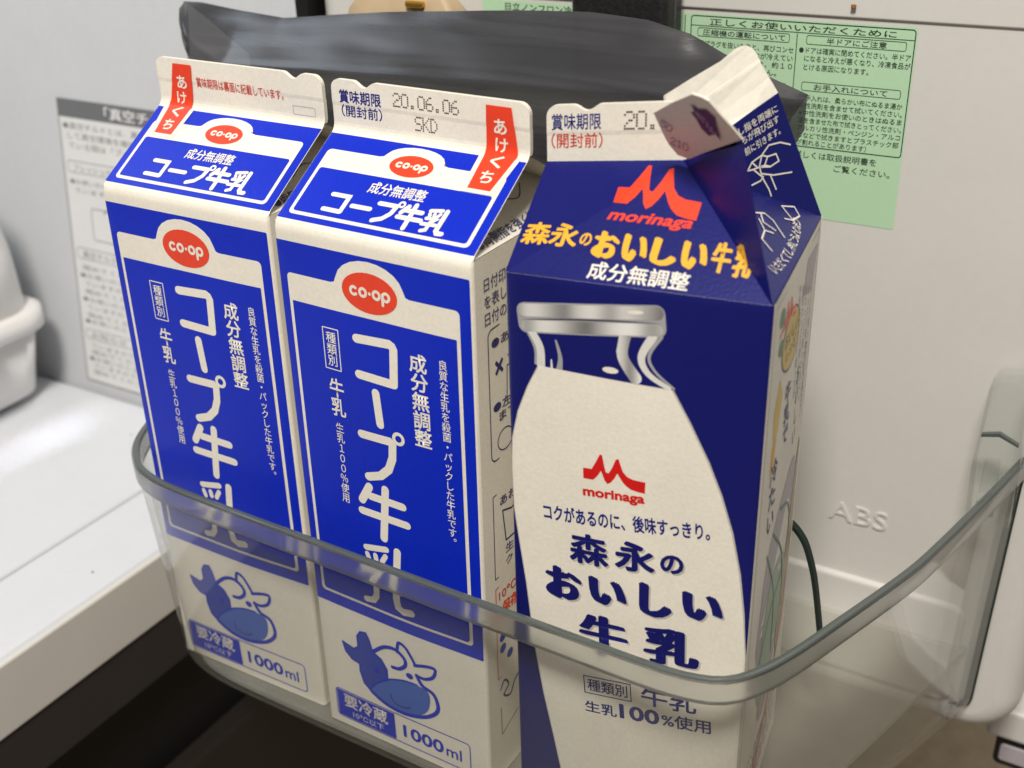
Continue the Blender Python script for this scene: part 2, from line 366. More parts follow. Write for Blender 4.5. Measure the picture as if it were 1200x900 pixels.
for i, (s_, u1, v) in enumerate((('お手入れは、柔らかい布にぬるま湯か', 143.4, 205.6), ('中性洗剤を含ませて拭いてください。', 143.6, 203.0), ('※中性洗剤をお使いのときはぬるま', 143.8, 200.4), ('湯を含ませた布で拭きとってください。', 144, 197.8), ('アルカリ性洗剤・ベンジン・アルコ', 143.9, 195.2), ('ルなどで拭きますとプラスチック部', 143.7, 192.6), ('が割れることがあります）', 133, 190.1))):
    stk('text_line', textb(s_, 108.4, v, u1, 2.2, .006))
stk('text_line', textb('詳しくは取扱説明書を', 108, 185.6, 137, 2.7, .006)); stk('text_line', textb('ご覧ください。', 122.6, 181.9, 142, 2.7, .006))
stk('text_line', textb('日立ノンフロン冷凍冷蔵庫', -9.7, 229.0, 34, 3.0, .012))

# ---- grey label on the refrigerator wall
lb = empty('wall_label', (-0.24, wall_y(0.09)-.0002, 0.09)); tag(lb, 'grey and white notice label on the refrigerator side wall', 'label')
ls = Sheet(lambda u, v, o: Vector((u+240, -0.05-o+0.11*(v-90), v-90)))
LG = mat('label_grey_paper', (0.70, 0.705, 0.71), rough=0.5); LD = mat('label_dark_grey', (0.15, 0.155, 0.165), rough=0.5); LM = mat('label_mid_grey', (0.20, 0.205, 0.215), rough=.5); LW = mat('label_white', (0.74, 0.74, 0.75), rough=.5)
def lab(name, s, layer, m): return ls.put(name, s, layer, m, lb, False)
lab('paper', poly([(-298, 5), (-160, 5), (-160, 165), (-298, 165)]), 1, LG)
lab('edge_line', rframe(-298, 5, -160, 165, .5, .7), 2, LD)
lab('header', poly([(-298, 155.5), (-160, 155.5), (-160, 165), (-298, 165)]), 3, LD)
lab('heading', text('「真空チルドルーム」', -262, 157, -178, 163.4, .02), 4, LW)
for i, (s_, u1) in enumerate((('●真空チルドとは、真空ポンプでルーム内を減圧', -170), ('して真空環境を維持しています。運転中は', -182), ('ている間は「ブーン」という運転音がします', -176))): lab('text_line', textb(s_, -295+(3 if i else 0), 149.6-i*5.2, u1, 3.9), 2, LM)
for z0, z1 in ((126, 132.5), (78, 84.5), (31, 37)): lab('heading_frame', rframe(-295, z0, -222, z1, 2.5, .4), 2, LM)
lab('heading', textb('フレッシュセットの使いかた', -290, 127.4, -226, 4.2), 2, LM); lab('heading', textb('真空チルドの使いかた', -290, 79.4, -236, 4.2), 2, LM); lab('heading', textb('お知らせ', -290, 32.4, -262, 3.9), 2, LM)
lab('drawing', merge([rframe(-280, 90, -250, 108, 2, .5), stroke([(-270, 106), (-262, 112), (-252, 108)], .6)]), 2, LM)
for i, z in enumerate((120, 115.4, 72, 67.4, 62.8, 58.2, 53.6, 49, 44.4, 40.6, 26, 22, 18, 14, 10)):
    lab('text_line', textb(('●お使いのときは取扱説明書をご覧ください', 'ていますので食品を入れてからふたを', '閉めてください。真空になりません')[i % 3], -294+(0 if i % 3 == 0 else 3), z, -196+(i*7) % 22, 3.2), 2, LM)

# ---- white storage container at the left
ct = empty('storage_container', (-0.368, 0.075, 0.0), (0, 0, 0)); tag(ct, 'white rounded lidded container on the refrigerator floor at left', 'container')
CM = mat('container_white', (0.80, 0.79, 0.79), rough=0.4, var=0.02)
def rbox_loft(name, rows, m, parent, n=7):
    vs, fs, R = [], [], []
    for (hx, hy, z, r) in rows:
        P = rrect_pts(-hx, -hy, hx, hy, r, n); R.append([len(vs)+i for i in range(len(P))]); vs += [(x, y, z) for x, y in P]
    k = len(R[0])
    for a, b in zip(R, R[1:]): fs += [(a[i], a[(i+1) % k], b[(i+1) % k], b[i]) for i in range(k)]
    fs += [tuple(R[0]), tuple(R[-1])]
    return pydata(name, vs, fs, m, parent, smooth=True)
rbox_loft('tray', [(.050, .048, .001, .015), (.058, .056, .006, .018), (.066, .060, .045, .02)], CM, ct)
rbox_loft('rim', [(.067, .061, .0452, .02), (.070, .064, .046, .021), (.070, .064, .056, .021), (.067, .061, .057, .02)], CM, ct)
rbox_loft('lid', [(.064, .058, .0572, .02), (.063, .057, .09, .02), (.060, .054, .125, .024), (.052, .047, .142, .026), (.035, .034, .149, .024), (.01, .01, .150, .009)], CM, ct)
box('hinge_clip', .066, .078, -.012, .014, .042, .060, CM, ct, bev=.002)

# ------------------------------------------------------------------ cartons
HB, SL, FN, RY, RD, WD, RC = 192.3, 37.7, 15.1, 31.6, 20.6, 70.0, 1.2
def prof_raw(v):
    if v <= HB: return 0.0, v
    if v <= HB+SL: t = (v-HB)/SL; return RY*t, HB+RD*t
    return RY-0.18*max(0, min(1, (v-HB-SL-7)/1.2)), HB+RD+(v-HB-SL)
def prof(v, win):
    if win <= 0 or (abs(v-HB) > win and abs(v-HB-SL) > win): return prof_raw(v)
    S = [prof_raw(v+win*(i-5)/5) for i in range(11)]
    return sum(a for a, b in S)/11, sum(b for a, b in S)/11
def std_map(bulge, win):
    def fn(s, v, off):
        k = 0 if s <= WD else int(min(s, 279.99)//WD); t = s-WD*k
        if k == 0:
            y, z = prof(v, win); y2, z2 = prof(v+.2, win); dy, dz = y2-y, z2-z; l = math.hypot(dy, dz)
            nx, ny, nz = 0, -dz/l, dy/l
            e = min(t, WD-t)
            cr = (RC-math.sqrt(max(0, RC*RC-(RC-e)**2))) if e < RC else 0
            if v > HB: cr *= max(0.25, 1-(v-HB)/4)
            b = (bulge+.22*math.sin(t*.11+v*.037+bulge)*math.sin(v*.061+t*.03+3*bulge))*math.sin(math.pi*max(0, min(1, t/WD)))*math.sin(math.pi*min(1, v/HB))**.8 if 0 < v < HB else 0
            return Vector((t, y+cr+ny*(off+b), z+nz*(off+b)))
        yy = RC+t*(WD-2*RC)/WD; b = bulge*math.sin(math.pi*t/WD)*math.sin(math.pi*max(0, min(1, v/HB)))**.8
        if k == 1: return Vector((WD+off+b, yy, v))
        if k == 2: return Vector((WD-t, WD+off+b, v))
        return Vector((-off-b, WD-yy, v))
    return fn
US = [0.25, 0.6, RC]+[5*i for i in range(1, 14)]+[WD-RC, WD-.6, WD-.25]
VS = [5*i for i in range(1, 38)]+[187.5, HB-3, HB-2, HB-1, HB, HB+1, HB+2, HB+3, HB+SL-3, HB+SL-2, HB+SL-1, HB+SL, HB+SL+1, HB+SL+2, HB+SL+3, HB+SL+7, HB+SL+8.2]
def grid_part(name, fn, ss, vv, m, parent):
    vs = [fn(s, v, 0)*0.001 for v in vv for s in ss]; n = len(ss)
    fs = [(j*n+i, j*n+i+1, (j+1)*n+i+1, (j+1)*n+i) for j in range(len(vv)-1) for i in range(n-1)]
    return pydata(name, vs, fs, m, parent, smooth=True, recalc=False)
def make_body(root, fn, name='body'):
    ss = sorted(set([0, WD]+US)); vv = [0]+[v for v in VS if v < HB]+[HB]
    vs, fs = [], []
    for k in range(4):
        base = len(vs); cols = ss if k == 0 else [WD*k+.001]+[WD*k+5*i for i in range(1, 14)]+[WD*(k+1)-.001]
        vs += [fn(s, v, 0)*.001 for v in vv for s in cols]; n = len(cols)
        fs += [(base+j*n+i, base+j*n+i+1, base+(j+1)*n+i+1, base+(j+1)*n+i) for j in range(len(vv)-1) for i in range(n-1)]
    b = len(vs); vs += [Vector((0, RC, 0))*.001, Vector((WD, RC, 0))*.001, Vector((WD, WD, 0))*.001, Vector((0, WD, 0))*.001]; fs.append((b+3, b+2, b+1, b))
    o = pydata(name, vs, fs, PAPER, root, smooth=True, recalc=False)
    o.data.set_sharp_from_angle(angle=math.radians(40)) if hasattr(o.data, 'set_sharp_from_angle') else None
    return o
def tri_part(name, pts, faces, root, m=PAPER): return pydata(name, [Vector(p)*.001 for p in pts], faces, m, root)
def fin_outline(notch, top, u0=0.0, u1=WD, v0=None, r=3.2, rr=None):
    v0 = HB+SL if v0 is None else v0; rr = r if rr is None else rr
    P = [(u0, v0), (u1, v0)]
    P += [(u1-rr+rr*math.cos(a), top-rr+rr*math.sin(a)) for a in [math.pi/2*i/6 for i in range(7)]]
    if notch:
        c, w, d = notch
        P += [(c+w*x, top-d*(math.cos(math.pi*x)+1)/2*(1 if abs(x) < .999 else 0)) for x in (1, .8, .6, .4, .2, 0, -.2, -.4, -.6, -.8, -1)]
    P += [(u0+r-r*math.sin(a), top-r+r*math.cos(a)) for a in [math.pi/2*i/6 for i in range(7)]]
    return P
def fin_part(name, sheet, outline, root, thick=1.5):
    bm = sheet.bm(poly(outline), 0)
    ext = bmesh.ops.extrude_face_region(bm, geom=bm.faces[:]); bmesh.ops.translate(bm, vec=(0, thick, 0), verts=[e for e in ext['geom'] if isinstance(e, bmesh.types.BMVert)])
    bmesh.ops.recalc_face_normals(bm, faces=bm.faces)
    return bm_obj(name, bm, PAPER, root, False, .001)
def gable(root, side, name='gable'):
    x = 0 if side < 0 else WD; ax = 28 if side < 0 else WD-28; e = 0.3*(1 if side < 0 else -1)
    pts = [(x+e, 0.6, HB), (x+e, WD-.6, HB), (ax, RY+.6, HB+RD-1.5), (x+e, RY+.3, HB+RD-.4), (x+e, RY+1.6, HB+RD-.4)]
    return tri_part(name, pts, [(0, 1, 2), (0, 2, 3), (1, 4, 2)], root)
def back_roof(root): return tri_part('roof_panel', [(0, WD, HB), (WD, WD, HB), (WD, RY+1.5, HB+RD), (0, RY+1.5, HB+RD)], [(0, 1, 2, 3)], root)

def emblem_oval(sheet, cx, cy, rx, ry, layer, parent):
    o = sheet.put('emblem_oval', ell(cx, cy, rx, ry), layer, RED, parent)
    k = rx/10.0; ky = ry/6.5; w = 1.15*k
    def P(x, y): return (cx+x*k, cy+y*ky)
    w = .92*k
    C = stroke([P(-5.6+1.15*math.cos(math.radians(a)), 1.25*math.sin(math.radians(a))) for a in range(48, 313, 24)], w)
    O1 = ring(*P(-2.3, 0), 1.15*k, 1.25*ky, w, 18); D = ell(*P(.15, 0), .5*k, .55*ky, 10)
    O2 = ring(*P(2.6, 0), 1.15*k, 1.25*ky, w, 18)
    Pr = ring(*P(6.0, 0), 1.15*k, 1.25*ky, w, 18); Pl = stroke([P(4.85, .6), P(4.85, -2.7)], w)
    sheet.put('emblem_lettering', merge([C, O1, D, O2]), layer+1, PAPER, o); sheet.put('emblem_lettering', Pr, layer+1, PAPER, o); sheet.put('emblem_lettering', Pl, layer+1.3, PAPER, o)
    return o
def dome_frame(x0, y0, x1, y1, cx, hw, top, r=1.5):
    P = []
    P += [(x1-r+r*math.cos(a), y1-r+r*math.sin(a)) for a in [math.pi/2*i/4 for i in range(5)]]
    f = 2.0
    P += [(cx+hw+f, y1), (cx+hw+f*.35, y1+.35)]
    P += [(cx+hw*math.cos(math.radians(a)), y1+1+(top-y1-1)*math.sin(math.radians(a))) for a in range(10, 171, 16)]
    P += [(cx-hw-f*.35, y1+.35), (cx-hw-f, y1)]
    P += [(x0+r-r*math.sin(a), y1-r+r*math.cos(a)) for a in [math.pi/2*i/4 for i in range(5)]]
    P += [(x0+r-r*math.cos(a), y0+r-r*math.sin(a)) for a in [math.pi/2*i/4 for i in range(5)]]
    P += [(x1-r+r*math.sin(a), y0+r-r*math.cos(a)) for a in [math.pi/2*i/4 for i in range(5)]]
    return poly(P)

def title_strokes():
    w = 2.9
    S = [(stroke([(28.6, 161.0), (40.6, 161.7), (41.6, 161.2), (42.1, 160.2), (41.5, 149.0)], w)), stroke([(28.6, 149.2), (41.5, 148.8)], w), stroke([(34.5, 144.3), (35.4, 133.8)], w),
         stroke([(27.6, 128.4), (38.6, 128.8), (39.6, 127.9), (39.2, 123), (37.4, 118.5), (34, 115.2), (29, 113.4)], w), ring(42.0, 130.6, 1.75, 1.75, 1.15, 20),
         stroke([(28.9, 109.6), (25.6, 103.8)], w), stroke([(29.1, 106.2), (41.8, 106.1)], w*.97), stroke([(25.2, 99.7), (43.0, 99.6)], w*.97), stroke([(35.3, 110.5), (33.4, 91.6)], w),
         stroke([(25.6, 85.6), (33.9, 87.4)], 2.3), stroke([(25.8, 83.1), (26.4, 81.2)], 1.9), stroke([(29.2, 83.6), (29.4, 81.8)], 1.9), stroke([(33.4, 84.6), (31.8, 81.9)], 1.9),
         stroke([(24.8, 78.6), (31.9, 79.1), (28.9, 75.6)], 2.2), stroke([(28.9, 76.2), (28.1, 66.6), (26.6, 64.4), (23.6, 63.8)], 2.4), stroke([(22.0, 73.0), (33.4, 73.7)], 2.2),
         stroke([(38.3, 88.0), (36.5, 68.6), (37.0, 65.4), (39.0, 64.3), (42.2, 64.9)], 2.8, smooth=False)]
    return S
def small_title(u0, v0, u1, v1):
    # the same word written across: konpu-gyunyu, drawn as round strokes in a 0..100 x 0..20 cell
    def m(p): return (u0+(u1-u0)*p[0]/100, v0+(v1-v0)*p[1]/20)
    L = [[(3, 16), (17, 16), (16.5, 3)], [(2, 3.2), (16.5, 3)], [(23, 9.5), (38, 9.5)], [(43, 15.5), (57, 15.5), (55.5, 9), (51, 4), (44.5, 1.5)],
         [(66, 17), (62.5, 11.5)], [(65, 14), (78, 14)], [(61.5, 8), (80, 8)], [(71, 19), (70.5, 0)],
         [(83.5, 17), (92, 18.5)], [(84, 14.6), (84.8, 12.9)], [(87.6, 15), (88, 13.2)], [(91.8, 15.6), (90.3, 13)],
         [(83.4, 10.9), (91, 11), (87.6, 8)], [(87.8, 8.4), (87.2, 2), (84, .8)], [(82, 6.2), (92.4, 6.6)], [(95.6, 18.5), (95, 3), (96.5, 1), (100, 1.2)]]
    W = [1]*8+[.8, .7, .7, .7, .8, .8, .8, 1]
    w = (u1-u0)/100*3.6
    out = [stroke([m(q) for q in l], w*W[i]) for i, l in enumerate(L)]
    out.append(ring(*m((60, 17.6)), (u1-u0)*.021, (u1-u0)*.021, w*.45, 14))
    return out

COW = dict(
 head=[(10.3, 39.8), (15.4, 38.6), (17.4, 40.4), (17.3, 44.9), (18.9, 47.5), (21.4, 48.0), (22.6, 45.5), (23.6, 41.0), (27.3, 39.0), (29.4, 35.4), (29.3, 30.8), (24.2, 27.1), (20.8, 22.5), (18.5, 24.6), (17.2, 29.2), (17.3, 32.8), (13.9, 33.4), (11.3, 35.9)],
 muz=[(20.8, 22.5), (24.2, 26.6), (29.5, 30.9), (36.5, 33.4), (43.2, 33.8), (46.8, 31.9), (46.4, 25.7), (43.2, 21.2), (37.2, 18.9), (31.3, 18.7), (25.5, 19.9)],
 l1=[(24.1, 41.2), (28.9, 45.1), (33.7, 46.1), (37.3, 43.7), (37.6, 40.8), (35.0, 38.2), (32.0, 37.7)], horn=[(34.6, 45.5), (35.5, 49.7), (38.2, 48.9), (40.3, 45.9), (42.0, 42.7)],
 ear=[(41.6, 42.5), (46.7, 44.2), (50.0, 44.2), (48.9, 40.4), (45.4, 38.2), (42.3, 38.3)],
 cheek=[(42.1, 38.3), (44.2, 34.7), (48.7, 32.7), (50.2, 27.4), (48.1, 23.4), (43.1, 20.1), (35.3, 18.2), (27.5, 19.0), (21.7, 21.9)], smile=[(29.9, 24.6), (31.5, 21.5), (35.4, 20.9), (38.5, 22.3)])

def dotted(s, u0, v0, u1, v1):
    """dot-matrix date code"""
    G = {'2': ('01110', '10001', '00001', '00110', '01000', '10000', '11111'), '0': ('01110', '10001', '10001', '10001', '10001', '10001', '01110'), '6': ('00110', '01000', '10000', '11110', '10001', '10001', '01110'),
         '.': ('00000',)*5+('01100', '01100'), 'S': ('01111', '10000', '10000', '01110', '00001', '00001', '11110'), 'K': ('10001', '10010', '10100', '11000', '10100', '10010', '10001'), 'D': ('11100', '10010', '10001', '10001', '10001', '10010', '11100'), '5': ('11111', '10000', '11110', '00001', '00001', '10001', '01110'), '1': ('00100', '01100', '00100', '00100', '00100', '00100', '01110')}
    n = len(s); cw = (u1-u0)/(n-.25); L = []
    for i, c in enumerate(s):
        for r, row in enumerate(G[c]):
            for k, b in enumerate(row):
                if b == '1':
                    x = u0+cw*(i+k*.75/4); y = v1-(v1-v0)*r/6
                    L.append(ell(x, y, cw*.095, (v1-v0)*.07, 6))
    return merge(L)

def blue_carton(loc, yaw, lean, back, label):
    root = empty('milk_carton', loc, (0, lean, yaw)); tag(root, label, 'milk carton', 'blue and white milk cartons')
    fn = std_map(0.9, 2.2); S = Sheet(fn, US, VS)
    body = make_body(root, fn)
    roof = grid_part('roof_panel', fn, sorted(set([0.15, WD-.15]+[u for u in US if .2 < u < WD-.2])), [v for v in VS if HB <= v <= HB+SL], PAPER, root)
    back_roof(root); gl = gable(root, -1); gr_ = gable(root, 1)
    TOP = HB+SL+FN
    fin = fin_part('top_fin', S, fin_outline((58.8, 4.2, 1.9) if back else (12.6, 4.2, 1.9), TOP, .1, WD-.1), root)
    # --- body print
    S.put('blue_panel', poly(rrect_pts(.35, 55.5, 69.2, 187.2, .4, 2)), 1, BLUE, body)
    S.put('frame', dome_frame(3.6, 60.2, 65.6, 177.2, 34.6, 12.2, 186.0), 2, PAPER, body)
    S.put('inner_panel', poly([(4.8, 168.3), (64.4, 168.3)]+[(64.4-1.2+1.2*math.cos(math.radians(a)), 61.3+1.2-1.2*math.sin(math.radians(a))) for a in (0, 45, 90)]+[(4.8+1.2-1.2*math.sin(math.radians(a)), 61.3+1.2-1.2*math.cos(math.radians(a))) for a in (0, 45, 90)]), 3, BLUE, body)
    emblem_oval(S, 34.6, 176.3, 10.0, 6.3, 3, body)
    for i, s_ in enumerate(title_strokes()): S.put('title_stroke', s_, 4+.2*(i % 5), PAPER, body)
    S.put('printed_lettering', vtext('成分無調整', 50.6, 161, 130, 6.4, .022, .02), 4, PAPER, body)
    S.put('printed_lettering', vtext('良質な生乳を殺菌・パックした牛乳です。', 59.3, 161, 97.5, 3.2, .006, .012), 4, PAPER, body)
    S.put('printed_frame', rframe(15.6, 148.2, 21.9, 162.2, .3, .35), 4, PAPER, body)
    S.put('printed_lettering', vtext('種類別', 18.8, 161, 149.4, 4.0, .008), 4, PAPER, body)
    S.put('printed_lettering', vtext('牛乳', 19.2, 145.4, 132, 6.0, .02), 4, PAPER, body)
    S.put('printed_lettering', vtext('生乳１００％使用', 18.9, 129.8, 100.5, 3.4, .006), 4, PAPER, body)
    cow = S.put('cow_drawing', poly(COW['head']), 1, MIDBLUE, body)
    S.put('muzzle', poly(smooth_path(COW['muz']+[COW['muz'][0]])[:-1]), 1.4, LITBLUE, cow)
    for k, w in (('l1', 1.5), ('horn', 1.3), ('ear', 1.3), ('cheek', 1.6), ('smile', .5)): S.put('outline', stroke(COW[k], w, True), 1.6+.2*len(k) % 1, BLUE if k != 'smile' else NAVYINK, cow)
    S.put('outline', stroke(COW['head']+[COW['head'][0]], .8, False), 2.1, BLUE, cow)
    S.put('outline', stroke([(20.8, 22.5), (24.2, 26.8), (29.5, 31.1), (36.5, 33.6), (42, 34)], .7, True), 2.3, BLUE, cow)
    S.put('eye', merge([ell(39.1, 36.8, 1.5, 1.3, 14), ell(25.1, 33.3, 1.1, 1.4, 14)]), 2.4, BLUE, cow)
    S.put('spec_frame', rframe(4.2, 3.2, 62.6, 16.6, 1.8, .45), 1, BLUE, body)
    S.put('spec_panel', poly([(4.9, 3.9), (30.8, 3.9), (30.8, 15.9), (4.9, 15.9)]), 1.5, BLUE, body)
    S.put('printed_lettering', text('要冷蔵', 8, 9.0, 27.6, 15.2, .014), 2.5, PAPER, body); S.put('printed_lettering', text('10℃以下', 11.5, 5.0, 25.5, 7.9), 2.5, SILVL, body)
    S.put('printed_lettering', text('1000', 34.2, 6.8, 51.4, 12.6, .028), 1, BLUE, body); S.put('printed_lettering', text('ml', 52.4, 6.8, 58.8, 11.9, .018), 1, BLUE, body)
    # --- roof print
    S.put('blue_panel', poly([(.3, 194.4), (69.7, 194.4), (69.7, 228), (.3, 228)]), 1, BLUE, roof)
    S.put('frame', dome_frame(3.2, 196.4, 66.8, 221.8, 34.6, 10.2, 227.0), 2, PAPER, roof)
    S.put('inner_panel', poly(rrect_pts(4.4, 197.6, 65.6, 214.5, .9)), 3, BLUE, roof)
    emblem_oval(S, 34.8, 220.0, 7.6, 4.0, 3, roof)
    S.put('printed_lettering', text('成分無調整', 25.4, 208.3, 45.4, 212.6, .018), 4, PAPER, roof)
    for i, s_ in enumerate(small_title(13.6, 198.6, 56.6, 207.4)): S.put('title_stroke', s_, 4+.2*(i % 5), PAPER, roof)
    # --- opening band over fin and roof
    if back: B = [(8.3, 243.6), (16.4, 243.6), (14.9, 229.8), (14.1, 216.6), (6.6, 216.6), (4.9, 229.8)]; ct_, cb = (12.0, 9.8), None
    else: B = [(56.0, 243.4), (64.4, 243.4), (66.4, 229.8), (63.9, 216), (56.3, 216), (55.7, 229.8)]
    if back: S.put('band_margin', poly([(3.0, 228.2), (16.4, 228.2), (15.6, 215.5), (15.5, 215.2), (5.0, 215.2)]), 4.2, PAPER, roof)
    else: S.put('band_margin', poly([(54.2, 228.2), (67.6, 228.2), (65.5, 214.6), (54.6, 214.6)]), 4.2, PAPER, roof)
    S.put('opening_band', poly(B), 5, RED, fin)
    cx0 = (B[0][0]+B[1][0])/2; cx1 = (B[5][0]+B[2][0])/2; cx2 = (B[3][0]+B[4][0])/2
    for i, c in enumerate('あけくち'):
        vc = (237.6, 232.2, 226.4, 220.6)[i]; t = (243.5-vc)/13.7
        cx = cx0+(cx1-cx0)*t if t < 1 else cx1+(cx2-cx1)*(t-1)
        S.put('printed_lettering', text(c, cx-2.1, vc-2.2, cx+2.1, vc+2.2, .025), 6, PAPER, fin)
    if back:
        S.put('printed_lettering', text('賞味期限は裏面に記載しています。', 17.6, 236.2, 54.2, 239.6, .012, rot=-1), 1, REDTXT, fin)
        S.put('pressed_mark', rframe(57.5, 231.8, 66.5, 234.8, .3, .3), .6, SHADOWGREY, fin)
    else:
        S.put('printed_lettering', text('賞味期限', 3.2, 238.2, 18.9, 242.2, .022), 1, NAVYINK, fin); S.put('printed_lettering', text('（開封前）', 3.6, 234.0, 18.9, 237.7, .014), 1, NAVYINK, fin)
        S.put('printed_lettering', dotted('20.06.06', 23.6, 239.3, 46.4, 243.0), 1, GREYINK, fin); S.put('printed_lettering', dotted('SKD', 31.0, 233.0, 38.6, 236.8), 1, GREYINK, fin)
    # --- right side print: small instructions
    for i, s_ in enumerate(('日付印字の製造', 'を表しています', '日付の下の英字')): S.put('printed_lettering', textb(s_, 74.5, 181.8-i*5.2, 103, 4.4, .006), 1, LINEINK, body)
    S.put('printed_frame', rframe(75.5, 126, 137, 169.5, 2.5, .45), 1, LINEINK, body)
    S.put('printed_lettering', textb('●あけくちを', 77.5, 163.2, 108, 3.6, .012), 1, LINEINK, body); S.put('printed_lettering', text('×', 79, 154, 83.4, 158.6, .02), 1, LINEINK, body)
    S.put('printed_drawing', merge([stroke([(85, 144), (85.5, 155), (98, 155)], .4)]), 1, LINEINK, body); S.put('printed_drawing', stroke([(86, 158), (92, 160.5), (104, 160)], .35), 1.2, LINEINK, body)
    S.put('printed_lettering', textb('●左右に強く', 77.5, 142.4, 108, 3.6, .012), 1, LINEINK, body); S.put('printed_lettering', textb('まで開く', 80.5, 138.6, 100, 3.6, .012), 1, LINEINK, body)
    S.put('printed_drawing', ring(83.5, 131.5, 4.2, 3.6, .4), 1, LINEINK, body)
    S.put('printed_frame', rframe(75.5, 83.5, 137, 114.5, .4, .4), 1, LINEINK, body); S.put('printed_lettering', textb('あおぞら', 79.5, 109.4, 98, 3.8, .012), 1, LINEINK, body)
    S.put('printed_drawing', stroke([(80.8, 107), (82.4, 95.2), (88.5, 95.2), (90.5, 107), (86, 105.4), (80.8, 107)], .6), 1, LINEINK, body)
    S.put('printed_lettering', textb('生乳', 82, 90.6, 92, 3.6, .006), 1, LINEINK, body); S.put('printed_lettering', textb('ク', 82, 86, 86, 3.4, .006), 1, LINEINK, body)
    S.put('printed_frame', rframe(75.5, 66, 137, 80, .4, .4), 1, REDTXT, body); S.put('printed_lettering', textb('10℃以下で', 77.4, 74.6, 104, 4.4, .012), 1, REDTXT, body)
    S.put('printed_lettering', textb('保存開封後', 79, 68.4, 104, 5.0, .03), 1, RED, body)
    S.put('printed_frame', rframe(75.5, 43, 137, 64, .4, .35), 1, REDTXT, body)
    for i in range(5): S.put('printed_drawing', ell(79+(i % 3)*4.2, 59-(i//2)*4.6, 1.9, 1.7, 14, 30), 1.5, MIDBLUE, body)
    S.put('printed_drawing', stroke([(77, 38), (79.5, 40.5), (82, 37), (79, 34.6), (83, 32), (86, 36), (90, 38)], .8, True), 1, LINEINK, body)
    S.put('printed_drawing', stroke([(77, 30), (77.4, 18), (88, 22)], .35), 1, LINEINK, body)
    # --- gable drawing on the right
    a = Vector((WD-.3, .6, HB)); bq = Vector((WD-.3, WD-.6, HB)); c = Vector((WD-28, RY+.6, HB+RD-1.5)); nrm = (bq-a).cross(c-a).normalized()
    if nrm.x < 0: nrm = -nrm
    G = Sheet(lambda u, v, o: a+(bq-a)*u/69+(c-a-(bq-a)*.46)*v/34+nrm*(o+.1))
    G.put('printed_lettering', textb('●両側指を強く押し', 6, 1.5, 42, 4.0, .012), 1, LINEINK, gr_)
    for q in ([(14, 8), (22, 14), (28, 24), (24, 30)], [(22, 9), (30, 12), (38, 10), (44, 14)], [(26, 16), (34, 20), (40, 18)], [(18, 12), (24, 20)]): G.put('printed_drawing', stroke(q, .35, True), 1.3, LINEINK, gr_)
    return root
LEAN = 0.010
blue_carton((-0.0775, 0.0028, 0), 0.0133, LEAN, True, 'left blue and white milk carton with red opening strip on its left side')
blue_carton((-0.0018, 0.0, 0), -0.0133, LEAN, False, 'middle blue and white milk carton with date stamp and opening strip at right')

